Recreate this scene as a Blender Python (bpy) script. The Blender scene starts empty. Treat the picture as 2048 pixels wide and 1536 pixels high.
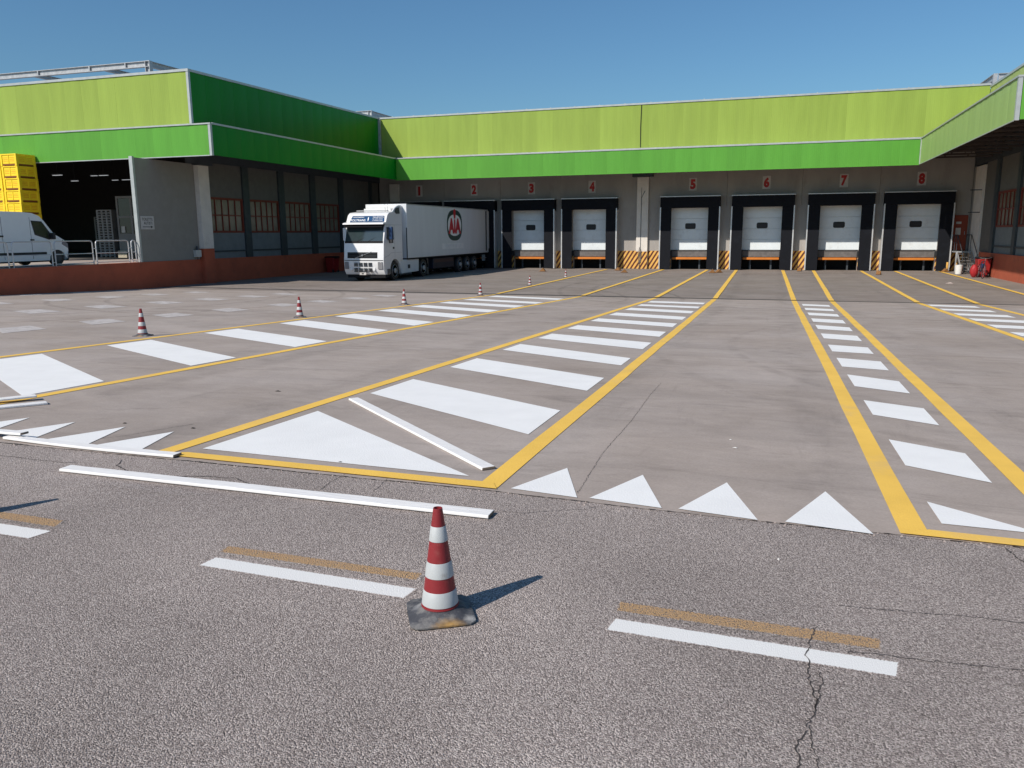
import bpy, bmesh, math, random
from mathutils import Vector, Matrix
random.seed(7)
sc = bpy.context.scene
R = math.radians

# ------------------------------------------------------------------ camera
F, PITCH, ROLL, YAW = 1590.2, .187614, -.0070365, .315721
EYE = 2.38
fw = Vector((-math.sin(YAW)*math.cos(PITCH), math.cos(YAW)*math.cos(PITCH), -math.sin(PITCH)))
rt = Vector((math.cos(YAW), math.sin(YAW), 0)); up = rt.cross(fw)
cr, sr = math.cos(ROLL), math.sin(ROLL)
rt, up = cr*rt + sr*up, -sr*rt + cr*up
cam = bpy.data.cameras.new('camera'); co = bpy.data.objects.new('camera', cam); sc.collection.objects.link(co)
M = Matrix((rt, up, -fw)).transposed().to_4x4(); M.translation = Vector((0, 0, EYE)); co.matrix_world = M
cam.sensor_width = 36; cam.lens = 36*F/2048; cam.clip_start = .05; cam.clip_end = 3000
sc.camera = co

# ------------------------------------------------------------------ light
SUN_AZ, SUN_EL = 32.0, 40.0            # light travels towards (+sin az, +cos az)
w = bpy.data.worlds.new('World'); sc.world = w; w.use_nodes = True
nt = w.node_tree; bg = nt.nodes['Background']
sky = nt.nodes.new('ShaderNodeTexSky'); sky.sky_type = 'NISHITA'; sky.sun_disc = False
sky.sun_elevation = R(SUN_EL); sky.sun_rotation = R(180+SUN_AZ)
sky.air_density = 1.2; sky.dust_density = 0.6; sky.ozone_density = 2.5; sky.altitude = 100
tint = nt.nodes.new('ShaderNodeVectorMath'); tint.operation = 'MULTIPLY'; tint.inputs[1].default_value = (.555, .825, 1.02)   # clear, strongly blue sky all round
nt.links.new(sky.outputs[0], tint.inputs[0]); nt.links.new(tint.outputs[0], bg.inputs[0]); bg.inputs[1].default_value = .092
sl = bpy.data.lights.new('sun', 'SUN'); sl.energy = 4.6; sl.angle = R(.5); sl.color = (1, .93, .84)
so = bpy.data.objects.new('sun', sl); sc.collection.objects.link(so)
d = Vector((math.sin(R(SUN_AZ))*math.cos(R(SUN_EL)), math.cos(R(SUN_AZ))*math.cos(R(SUN_EL)), -math.sin(R(SUN_EL))))
so.rotation_euler = d.to_track_quat('-Z', 'Y').to_euler()
sc.view_settings.view_transform = 'Standard'; sc.view_settings.look = 'None'
sc.view_settings.exposure = 0; sc.view_settings.gamma = 1; sc.view_settings.use_curve_mapping = False

# ------------------------------------------------------------------ materials
def mat(name, col, rough=.6, metal=0., var=.12, vscale=3., bump=0., bscale=40., spec=.5, rand=0., stretch=(1, 1, 1), dirt=None, dscale=2., damt=.5, dth=.55):
    m = bpy.data.materials.new(name); m.use_nodes = True
    n = m.node_tree.nodes; l = m.node_tree.links; b = n['Principled BSDF']
    b.inputs['Roughness'].default_value = rough; b.inputs['Metallic'].default_value = metal
    b.inputs['Specular IOR Level'].default_value = spec
    tc = n.new('ShaderNodeTexCoord'); mp = n.new('ShaderNodeMapping'); mp.inputs['Scale'].default_value = stretch
    oi0 = n.new('ShaderNodeObjectInfo'); of = n.new('ShaderNodeVectorMath'); of.operation = 'SCALE'; of.inputs[0].default_value = (37, 23, 11); l.new(oi0.outputs['Random'], of.inputs['Scale'])
    ad0 = n.new('ShaderNodeVectorMath'); l.new(tc.outputs['Object'], ad0.inputs[0]); l.new(of.outputs[0], ad0.inputs[1]); l.new(ad0.outputs[0], mp.inputs[0])
    nz = n.new('ShaderNodeTexNoise'); nz.inputs['Scale'].default_value = vscale; nz.inputs['Detail'].default_value = 6; nz.inputs['Roughness'].default_value = .6
    l.new(mp.outputs[0], nz.inputs[0])
    mr = n.new('ShaderNodeMapRange'); mr.inputs[1].default_value = .3; mr.inputs[2].default_value = .7
    mr.inputs[3].default_value = 1-var; mr.inputs[4].default_value = 1+var
    l.new(nz.outputs[0], mr.inputs[0])
    mul = n.new('ShaderNodeVectorMath'); mul.operation = 'SCALE'; mul.inputs[0].default_value = col[:3]
    last = mr.outputs[0]
    if rand:
        oi = n.new('ShaderNodeObjectInfo'); m2 = n.new('ShaderNodeMapRange'); m2.inputs[3].default_value = 1-rand; m2.inputs[4].default_value = 1+rand
        l.new(oi.outputs['Random'], m2.inputs[0]); mm = n.new('ShaderNodeMath'); mm.operation = 'MULTIPLY'
        l.new(last, mm.inputs[0]); l.new(m2.outputs[0], mm.inputs[1]); last = mm.outputs[0]
    l.new(last, mul.inputs['Scale']); out = mul.outputs[0]
    if dirt:
        n3 = n.new('ShaderNodeTexNoise'); n3.inputs['Scale'].default_value = dscale; n3.inputs['Detail'].default_value = 8; n3.inputs['Roughness'].default_value = .7
        l.new(mp.outputs[0], n3.inputs[0])
        m3 = n.new('ShaderNodeMapRange'); m3.inputs[1].default_value = dth; m3.inputs[2].default_value = dth+.15; m3.inputs[4].default_value = damt
        l.new(n3.outputs[0], m3.inputs[0])
        mx = n.new('ShaderNodeMix'); mx.data_type = 'RGBA'; l.new(m3.outputs[0], mx.inputs[0]); l.new(out, mx.inputs[6]); mx.inputs[7].default_value = (*dirt, 1)
        out = mx.outputs[2]
    l.new(out, b.inputs['Base Color'])
    if bump:
        n2 = n.new('ShaderNodeTexNoise'); n2.inputs['Scale'].default_value = bscale; n2.inputs['Detail'].default_value = 4
        l.new(mp.outputs[0], n2.inputs[0]); bp = n.new('ShaderNodeBump'); bp.inputs['Strength'].default_value = bump; bp.inputs['Distance'].default_value = .01
        l.new(n2.outputs[0], bp.inputs['Height']); l.new(bp.outputs[0], b.inputs['Normal'])
    return m

def emit(name, col, s):
    m = bpy.data.materials.new(name); m.use_nodes = True; b = m.node_tree.nodes['Principled BSDF']
    b.inputs['Base Color'].default_value = (*col, 1); b.inputs['Emission Color'].default_value = (*col, 1); b.inputs['Emission Strength'].default_value = s
    return m

def N(m): return m.node_tree.nodes, m.node_tree.links

def asphalt(name='asphalt', paint=None, wear=0., wid=.1, ln=1.05):
    m = bpy.data.materials.new(name); m.use_nodes = True; n, l = N(m); b = n['Principled BSDF']
    tc = n.new('ShaderNodeTexCoord')
    v = n.new('ShaderNodeTexVoronoi'); v.inputs['Scale'].default_value = 185; l.new(tc.outputs['Object'], v.inputs[0])
    sep = n.new('ShaderNodeSeparateColor'); l.new(v.outputs['Color'], sep.inputs[0])
    g = n.new('ShaderNodeTexNoise'); g.inputs['Scale'].default_value = 125; g.inputs['Detail'].default_value = 5; g.inputs['Roughness'].default_value = .7
    l.new(tc.outputs['Object'], g.inputs[0])
    big = n.new('ShaderNodeTexNoise'); big.inputs['Scale'].default_value = .9; big.inputs['Detail'].default_value = 6; l.new(tc.outputs['Object'], big.inputs[0])
    # stone colour
    cr_ = n.new('ShaderNodeValToRGB'); e = cr_.color_ramp.elements
    e[0].position = 0; e[0].color = (.26, .215, .195, 1); e[1].position = 1; e[1].color = (.68, .59, .54, 1)
    x = cr_.color_ramp.elements.new(.5); x.color = (.42, .355, .325, 1)
    l.new(sep.outputs[0], cr_.inputs[0])
    gap = n.new('ShaderNodeMapRange'); gap.inputs[1].default_value = .36; gap.inputs[2].default_value = .50; gap.inputs[3].default_value = .24; gap.inputs[4].default_value = 1
    l.new(g.outputs[0], gap.inputs[0])
    bm = n.new('ShaderNodeMapRange'); bm.inputs[1].default_value = .3; bm.inputs[2].default_value = .7; bm.inputs[3].default_value = .82; bm.inputs[4].default_value = 1.12
    l.new(big.outputs[0], bm.inputs[0])
    mm = n.new('ShaderNodeMath'); mm.operation = 'MULTIPLY'; l.new(gap.outputs[0], mm.inputs[0]); l.new(bm.outputs[0], mm.inputs[1])
    sc_ = n.new('ShaderNodeVectorMath'); sc_.operation = 'SCALE'; l.new(cr_.outputs[0], sc_.inputs[0]); l.new(mm.outputs[0], sc_.inputs['Scale'])
    out = sc_.outputs[0]
    if paint:
        def mth(op, a, c):
            q = n.new('ShaderNodeMath'); q.operation = op
            for i, t in enumerate((a, c)):
                if isinstance(t, (int, float)): q.inputs[i].default_value = t
                elif t is not None: l.new(t, q.inputs[i])
            return q.outputs[0]
        sx = n.new('ShaderNodeSeparateXYZ'); l.new(tc.outputs['UV'], sx.inputs[0])
        du = mth('MULTIPLY', mth('SUBTRACT', .5, mth('ABSOLUTE', mth('SUBTRACT', sx.outputs[0], .5), None)), ln)
        dv = mth('MULTIPLY', mth('SUBTRACT', .5, mth('ABSOLUTE', mth('SUBTRACT', sx.outputs[1], .5), None)), wid)
        ed = mth('MINIMUM', du, dv); em = n.new('ShaderNodeMapRange'); em.inputs[1].default_value = 0; em.inputs[2].default_value = (.022 if wear > 0 else .014); em.inputs[3].default_value = (-.4 if wear > 0 else -.95); em.inputs[4].default_value = .22
        l.new(ed, em.inputs[0]); a = mth('ADD', em.outputs[0], mth('MULTIPLY', mth('SUBTRACT', g.outputs[0], .5), 1.5)); a = mth('SUBTRACT', a, wear)
        mk = n.new('ShaderNodeMapRange'); mk.inputs[1].default_value = -.03; mk.inputs[2].default_value = .05; l.new(a, mk.inputs[0])
        pm = n.new('ShaderNodeMix'); pm.data_type = 'RGBA'; l.new(mk.outputs[0], pm.inputs[0]); l.new(out, pm.inputs[6]); pm.inputs[7].default_value = (*paint, 1); out = pm.outputs[2]
    l.new(out, b.inputs['Base Color']); b.inputs['Roughness'].default_value = .9; b.inputs['Specular IOR Level'].default_value = .2
    ad = n.new('ShaderNodeMath'); ad.operation = 'SUBTRACT'; l.new(g.outputs[0], ad.inputs[0]); l.new(v.outputs['Distance'], ad.inputs[1])
    bp = n.new('ShaderNodeBump'); bp.inputs['Strength'].default_value = (.35 if paint and wear < 0 else 1.0); bp.inputs['Distance'].default_value = .006
    l.new(ad.outputs[0], bp.inputs['Height']); l.new(bp.outputs[0], b.inputs['Normal'])
    return m

def worn_paint(name, col, thr, under=(.27, .235, .225)):
    """road paint that has worn off the tips of the aggregate"""
    m = bpy.data.materials.new(name); m.use_nodes = True; n, l = N(m); b = n['Principled BSDF']
    tc = n.new('ShaderNodeTexCoord')
    g = n.new('ShaderNodeTexNoise'); g.inputs['Scale'].default_value = 90; g.inputs['Detail'].default_value = 5; g.inputs['Roughness'].default_value = .7; l.new(tc.outputs['Object'], g.inputs[0])
    g2 = n.new('ShaderNodeTexNoise'); g2.inputs['Scale'].default_value = 5; g2.inputs['Detail'].default_value = 3; l.new(tc.outputs['Object'], g2.inputs[0])
    a = n.new('ShaderNodeMath'); a.operation = 'MULTIPLY_ADD'; l.new(g2.outputs[0], a.inputs[0]); a.inputs[1].default_value = .5; l.new(g.outputs[0], a.inputs[2])
    mr = n.new('ShaderNodeMapRange'); mr.inputs[1].default_value = thr; mr.inputs[2].default_value = thr+.08; l.new(a.outputs[0], mr.inputs[0])
    mx = n.new('ShaderNodeMix'); mx.data_type = 'RGBA'; l.new(mr.outputs[0], mx.inputs[0]); mx.inputs[6].default_value = (*under, 1); mx.inputs[7].default_value = (*col, 1)
    l.new(mx.outputs[2], b.inputs['Base Color']); b.inputs['Roughness'].default_value = .85
    bp = n.new('ShaderNodeBump'); bp.inputs['Strength'].default_value = .6; bp.inputs['Distance'].default_value = .004; l.new(g.outputs[0], bp.inputs['Height']); l.new(bp.outputs[0], b.inputs['Normal'])
    return m

def concrete_ground(name, tint=1.):
    m = bpy.data.materials.new(name); m.use_nodes = True; n, l = N(m); b = n['Principled BSDF']
    tc = n.new('ShaderNodeTexCoord')
    def noise(scale, det, st, rough=.6, dist=0):
        mp = n.new('ShaderNodeMapping'); mp.inputs['Scale'].default_value = st; l.new(tc.outputs['Object'], mp.inputs[0])
        z = n.new('ShaderNodeTexNoise'); z.inputs['Scale'].default_value = scale; z.inputs['Detail'].default_value = det; z.inputs['Roughness'].default_value = rough; z.inputs['Distortion'].default_value = dist
        l.new(mp.outputs[0], z.inputs[0]); return z.outputs[0]
    def rng(s, a, b_, c, d_):
        r = n.new('ShaderNodeMapRange'); r.inputs[1].default_value = a; r.inputs[2].default_value = b_; r.inputs[3].default_value = c; r.inputs[4].default_value = d_; l.new(s, r.inputs[0]); return r.outputs[0]
    def mulm(a, b_):
        q = n.new('ShaderNodeMath'); q.operation = 'MULTIPLY'; l.new(a, q.inputs[0]); l.new(b_, q.inputs[1]); return q.outputs[0]
    s = rng(noise(.25, 5, (1, 1, 1)), .3, .7, .93, 1.07)
    s = mulm(s, rng(noise(1.1, 7, (.55, 1, 1), .65, .8), .32, .62, .87, 1.05))
    s = mulm(s, rng(noise(1.0, 7, (.42, 1.3, 1), .75, 1.4), .54, .76, 1, .66))      # rubber and oil smudges
    s = mulm(s, rng(noise(2.3, 4, (3.2, .22, 1), .7, .5), .60, .80, 1, .84))      # wheel streaks along the bays
    s = mulm(s, rng(noise(60, 4, (1, 1, 1), .7), .3, .7, .91, 1.09))
    s = mulm(s, rng(noise(7, 7, (.7, 1.2, 1), .75, .3), .3, .7, .93, 1.06))
    sp_ = n.new('ShaderNodeSeparateXYZ'); l.new(tc.outputs['Object'], sp_.inputs[0])
    def m2(op, a, c=None, e=None):
        q = n.new('ShaderNodeMath'); q.operation = op
        for i, t in enumerate((a, c, e)):
            if t is None: continue
            if isinstance(t, (int, float)): q.inputs[i].default_value = t
            else: l.new(t, q.inputs[i])
        return q.outputs[0]
    tn = rng(noise(1.6, 6, (1, .5, 1), .7, .6), .42, .66, 0, 1)
    for bx, dw in ((-5.5, .95), (-.55, .92), (3.1, .95), (7.5, .95)):          # wheel tracks down each bay
        dd = m2('ABSOLUTE', m2('SUBTRACT', m2('ABSOLUTE', m2('SUBTRACT', sp_.outputs[0], bx)), dw)); k_ = rng(dd, .08, .30, .17, 0)
        s = mulm(s, m2('SUBTRACT', 1.0, m2('MULTIPLY', k_, tn)))
    tn2 = rng(noise(3.0, 5, (1, 1, 1), .65, .4), .40, .60, 0, 1)
    for cx_, cy_, r_, w_, a_ in ((9, 14, 9.6, .10, .13), (9.5, 14.5, 11.4, .12, .11), (-14, 27, 9.2, .12, .30), (-14, 27.3, 11.1, .12, .30), (6, 36, 13.5, .14, .30), (6.5, 36, 15.4, .14, .26), (-2, 2, 9.0, .05, .12), (-2, 2.2, 9.35, .04, .10), (-30, 20, 14, .12, .3), (-30, 20, 16, .12, .3), (16, 22, 11, .12, .15)):
        dx_ = m2('SUBTRACT', sp_.outputs[0], cx_); dy_ = m2('SUBTRACT', sp_.outputs[1], cy_); di = m2('SQRT', m2('ADD', m2('MULTIPLY', dx_, dx_), m2('MULTIPLY', dy_, dy_)))
        k_ = rng(m2('ABSOLUTE', m2('SUBTRACT', di, r_)), w_*.4, w_, a_, 0); s = mulm(s, m2('SUBTRACT', 1.0, m2('MULTIPLY', k_, tn2)))
    vv = n.new('ShaderNodeTexVoronoi'); vv.inputs['Scale'].default_value = 3.1; l.new(tc.outputs['Object'], vv.inputs[0])
    s = mulm(s, rng(vv.outputs['Distance'], .012, .03, .35, 1))                      # small dark spots
    cool = rng(noise(.5, 4, (1, 1, 1)), .35, .65, 0, 1)
    mx = n.new('ShaderNodeMix'); mx.data_type = 'RGBA'; l.new(cool, mx.inputs[0])
    mx.inputs[6].default_value = (.362*tint, .302*tint, .262*tint, 1); mx.inputs[7].default_value = (.385*tint, .330*tint, .296*tint, 1)
    v = n.new('ShaderNodeVectorMath'); v.operation = 'SCALE'; l.new(mx.outputs[2], v.inputs[0]); l.new(s, v.inputs['Scale'])
    l.new(v.outputs[0], b.inputs['Base Color']); b.inputs['Roughness'].default_value = .85; b.inputs['Specular IOR Level'].default_value = .25
    bp = n.new('ShaderNodeBump'); bp.inputs['Strength'].default_value = .25; bp.inputs['Distance'].default_value = .004
    l.new(noise(120, 3, (1, 1, 1)), bp.inputs['Height']); l.new(bp.outputs[0], b.inputs['Normal'])
    return m

def cladding(name, col, axis, rand=.07, rough=.45):
    """painted sheet with fine vertical ribs"""
    m = mat(name, col, rough, var=.075, vscale=2.2, rand=rand, stretch=(1, 1, .12)); n, l = N(m); b = n['Principled BSDF']
    tc = n.new('ShaderNodeTexCoord'); wv = n.new('ShaderNodeTexWave'); wv.wave_type = 'BANDS'; wv.bands_direction = axis; wv.inputs['Scale'].default_value = 3.1
    l.new(tc.outputs['Object'], wv.inputs[0]); bp = n.new('ShaderNodeBump'); bp.inputs['Strength'].default_value = .18; bp.inputs['Distance'].default_value = .01
    l.new(wv.outputs[1], bp.inputs['Height']); l.new(bp.outputs[0], b.inputs['Normal']); b.inputs['Specular IOR Level'].default_value = .2
    return m

MT = dict(
 asphalt=asphalt(), yard=concrete_ground('yard_concrete'), apron=concrete_ground('apron_concrete', .70), deck=concrete_ground('deck_concrete', 1.1),
 white=mat('white_road_paint', (.83, .82, .80), .75, var=.035, vscale=2.5, bump=.3, bscale=90, dirt=(.45, .42, .4), dscale=9, damt=.35, dth=.68),
 yellow=mat('yellow_road_paint', (.86, .53, .09), .75, var=.07, vscale=2, bump=.3, bscale=90, dirt=(.62, .42, .2), dscale=1.2, damt=.5, dth=.55),
 faded=mat('faded_white_paint', (.50, .46, .44), .85, var=.15, vscale=4, dirt=(.34, .30, .28), dscale=6, damt=.8, dth=.48),
 worn_white=asphalt('worn_white_paint', (.74, .73, .71), -.33), worn_ochre=asphalt('worn_ochre_paint', (.54, .34, .175), .13),
 crack=mat('crack_dark', (.06, .05, .047), .95), joint=mat('joint_dark', (.13, .11, .10), .95), grate=mat('drain_iron', (.03, .027, .026), .8),
 pale_dust=asphalt('paint_dust', (.50, .48, .48), .36), rubble=mat('crumbled_edge', (.4, .33, .3), .95, var=.3, vscale=30),
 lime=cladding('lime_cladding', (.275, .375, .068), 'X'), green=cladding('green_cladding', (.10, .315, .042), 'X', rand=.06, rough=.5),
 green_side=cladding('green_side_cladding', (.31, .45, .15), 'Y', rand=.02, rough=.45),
 darkgreen=cladding('shaded_green_cladding', (.0008, .19, .006), 'Y', rand=.02, rough=.4), shaded_green2=cladding('shaded_green_canopy_cladding', (.001, .20, .014), 'Y', rand=.02, rough=.4),  # same paint as the sunlit panels, with the side's shade put into the colour
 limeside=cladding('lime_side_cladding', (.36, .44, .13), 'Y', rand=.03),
 trim=mat('pale_metal_trim', (.44, .46, .45), .4, .3, var=.1, vscale=4), steel=mat('galvanised_steel', (.42, .43, .44), .5, .35, var=.2, vscale=5),
 dsteel=mat('dark_steel', (.06, .07, .08), .6, .3), post=mat('dark_blue_post', (.04, .052, .058), .6, var=.2),
 soffit=mat('soffit_dark', (.07, .055, .05), .9, var=.3), roof=mat('roof_grey', (.3, .3, .3), .9),
 wall=mat('concrete_wall', (.345, .32, .295), .9, var=.10, vscale=1.3, stretch=(1, 1, .35), bump=.2, bscale=60, dirt=(.17, .145, .125), dscale=.7, damt=.45),
 pillar=mat('pale_pillar', (.72, .67, .61), .85, var=.08, vscale=2, dirt=(.4, .35, .3), dscale=1.5, damt=.3),
 greypanel=mat('grey_wall_panel', (.27, .255, .225), .85, var=.06, bump=.2, bscale=50), wingwall=mat('wing_wall_panel', (.135, .128, .115), .85, var=.1),
 lowpanel=mat('wing_low_panel', (.17, .19, .195), .8, var=.1), orange=mat('orange_red_wall', (.46, .105, .05), .85, var=.10, vscale=1.5, dirt=(.2, .07, .04), dscale=1.1, damt=.4),
 oframe=mat('orange_window_frame', (.17, .024, .012), .6), glass=mat('dark_window_glass', (.21, .18, .13), .25, var=.35, vscale=.8, spec=.7),
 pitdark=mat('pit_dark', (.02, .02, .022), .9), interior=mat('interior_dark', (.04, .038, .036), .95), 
 curtain=mat('black_curtain', (.004, .005, .009), .75, spec=.25, var=.15, vscale=3, dirt=(.009, .012, .018), dscale=1.5, damt=.6), alu=mat('aluminium', (.62, .62, .62), .4, .4),
 door=mat('white_door_panel', (.76, .81, .83), .45, var=.04, vscale=3, dirt=(.45, .45, .45), dscale=2, damt=.3), rubber=mat('black_rubber', (.02, .02, .022), .6),
 lip=mat('orange_lip', (.62, .19, .02), .55, var=.1), plate=mat('dock_plate_grey', (.14, .13, .125), .7, var=.25, vscale=4), 
 hy=mat('hazard_yellow', (.72, .40, .09), .7, var=.12, vscale=5, dirt=(.35, .2, .1), dscale=4, damt=.5), hb=mat('hazard_brown', (.10, .022, .015), .8, var=.2),
 signw=mat('sign_white', (.56, .53, .50), .6), red=mat('sign_red', (.45, .02, .02), .6), black=mat('black_print', (.015, .015, .015), .6),
 truck=mat('white_truck_paint', (.76, .76, .76), .22, var=.02, spec=.6), trailer=mat('white_trailer_panel', (.70, .72, .735), .4, var=.05, vscale=.8, stretch=(1, 1.5, .3)),
 wind=mat('windscreen_glass', (.035, .05, .055), .05, spec=.9), blue=mat('sign_blue', (.008, .06, .16), .7, spec=.2), mirblue=mat('blue_mirror', (.006, .03, .10), .4), logo_green=mat('logo_green', (.008, .045, .035), .5),
 logo_red=mat('logo_red', (.55, .012, .025), .5), logo_white=mat('logo_white', (.82, .82, .82), .5), chrome=mat('chrome', (.6, .6, .62), .25, .9), chassis=mat('chassis_black', (.010, .010, .012), .7, spec=.2), maroon=mat('maroon_skirt', (.06, .022, .022), .6),
 tankblue=mat('dark_blue_box', (.012, .014, .03), .6), rim=mat('wheel_rim', (.5, .5, .5), .5, .3), lamp=mat('lamp_glass', (.22, .22, .23), .15), 
 van=mat('white_van_paint', (.80, .84, .84), .3, var=.02), vanglass=mat('van_glass', (.04, .05, .022), .08, spec=.8),
 crate=mat('yellow_crate_plastic', (.92, .66, .018), .45, var=.06, vscale=2, rand=.05), crateslot=mat('crate_fork_recess', (.22, .07, .01), .7), crateo=mat('orange_crate_inner', (.80, .33, .01), .5),
 cone_red=mat('cone_red', (.235, .018, .022), .5, var=.08, vscale=12, dirt=(.35, .12, .1), dscale=14, damt=.3), cone_white=mat('cone_white_band', (.46, .475, .475), .45, var=.06, vscale=10, dirt=(.26, .24, .22), dscale=13, damt=.75, dth=.56),
 board=mat('board_white', (.80, .78, .76), .6, var=.05, vscale=8, bump=.4, bscale=25, dirt=(.5, .42, .36), dscale=9, damt=.5, dth=.66, stretch=(.4, 3, 1)), wood=mat('bare_wood', (.22, .17, .13), .8),
 bin=mat('red_bin_plastic', (.30, .012, .012), .5), bag=mat('red_bag', (.38, .015, .02), .6), bucket=mat('white_bucket', (.75, .75, .72), .5), palette=mat('pale_crate_stack', (.24, .235, .23), .7),
 doorred=mat('red_door', (.26, .04, .015), .6, var=.1), chock=mat('rusty_yellow_chock', (.26, .12, .035), .8, var=.3, vscale=14, dirt=(.12, .06, .03), dscale=10, damt=.8, dth=.5), chain=mat('chain_metal', (.30, .29, .28), .5, .5),
 cabin=mat('cabin_white', (.24, .23, .22), .7), cabglass=mat('cabin_glass', (.05, .05, .04), .2), beige=mat('beige_box', (.45, .40, .30), .7), lampon=emit('lit_tube', (.9, .95, 1), .38),
 ext=mat('extinguisher_box', (.55, .54, .5), .6), dust_black=mat('dark_debris', (.05, .045, .04), .9), pale=mat('pale_debris', (.6, .58, .55), .8))

def cone_base_mat():
    m = mat('cone_base_rubber', (.06, .06, .068), .65, var=.25, vscale=18, bump=.3, bscale=60, dirt=(.22, .21, .20), dscale=14, damt=.7, dth=.46); n, l = N(m); b = n['Principled BSDF']
    src = b.inputs['Base Color'].links[0].from_socket
    tc = n.new('ShaderNodeTexCoord')
    def blob(loc, scl, col, thr, prev):
        mp = n.new('ShaderNodeMapping'); mp.inputs['Location'].default_value = [-a*s for a, s in zip(loc, scl)]; mp.inputs['Scale'].default_value = scl; l.new(tc.outputs['Object'], mp.inputs[0])
        g = n.new('ShaderNodeTexGradient'); g.gradient_type = 'SPHERICAL'; l.new(mp.outputs[0], g.inputs[0])
        z = n.new('ShaderNodeTexNoise'); z.inputs['Scale'].default_value = 45; z.inputs['Detail'].default_value = 5; l.new(tc.outputs['Object'], z.inputs[0])
        a = n.new('ShaderNodeMath'); a.operation = 'MULTIPLY_ADD'; l.new(z.outputs[0], a.inputs[0]); a.inputs[1].default_value = .55; l.new(g.outputs[1], a.inputs[2])
        r = n.new('ShaderNodeMapRange'); r.inputs[1].default_value = thr; r.inputs[2].default_value = thr+.65; r.inputs[4].default_value = .65; l.new(a.outputs[0], r.inputs[0])
        mx = n.new('ShaderNodeMix'); mx.data_type = 'RGBA'; l.new(r.outputs[0], mx.inputs[0]); l.new(prev, mx.inputs[6]); mx.inputs[7].default_value = (*col, 1); return mx.outputs[2]
    o = blob((.02, -.135, .02), (9, 16, 10), (.50, .27, .05), .55, src)
    o = blob((.115, -.105, .02), (18, 18, 10), (.55, .53, .50), .55, o)
    o = blob((-.088, .02, .035), (14, 14, 10), (.40, .40, .40), .80, o)
    l.new(o, b.inputs['Base Color']); return m
MT['cone_base'] = cone_base_mat()

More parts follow.
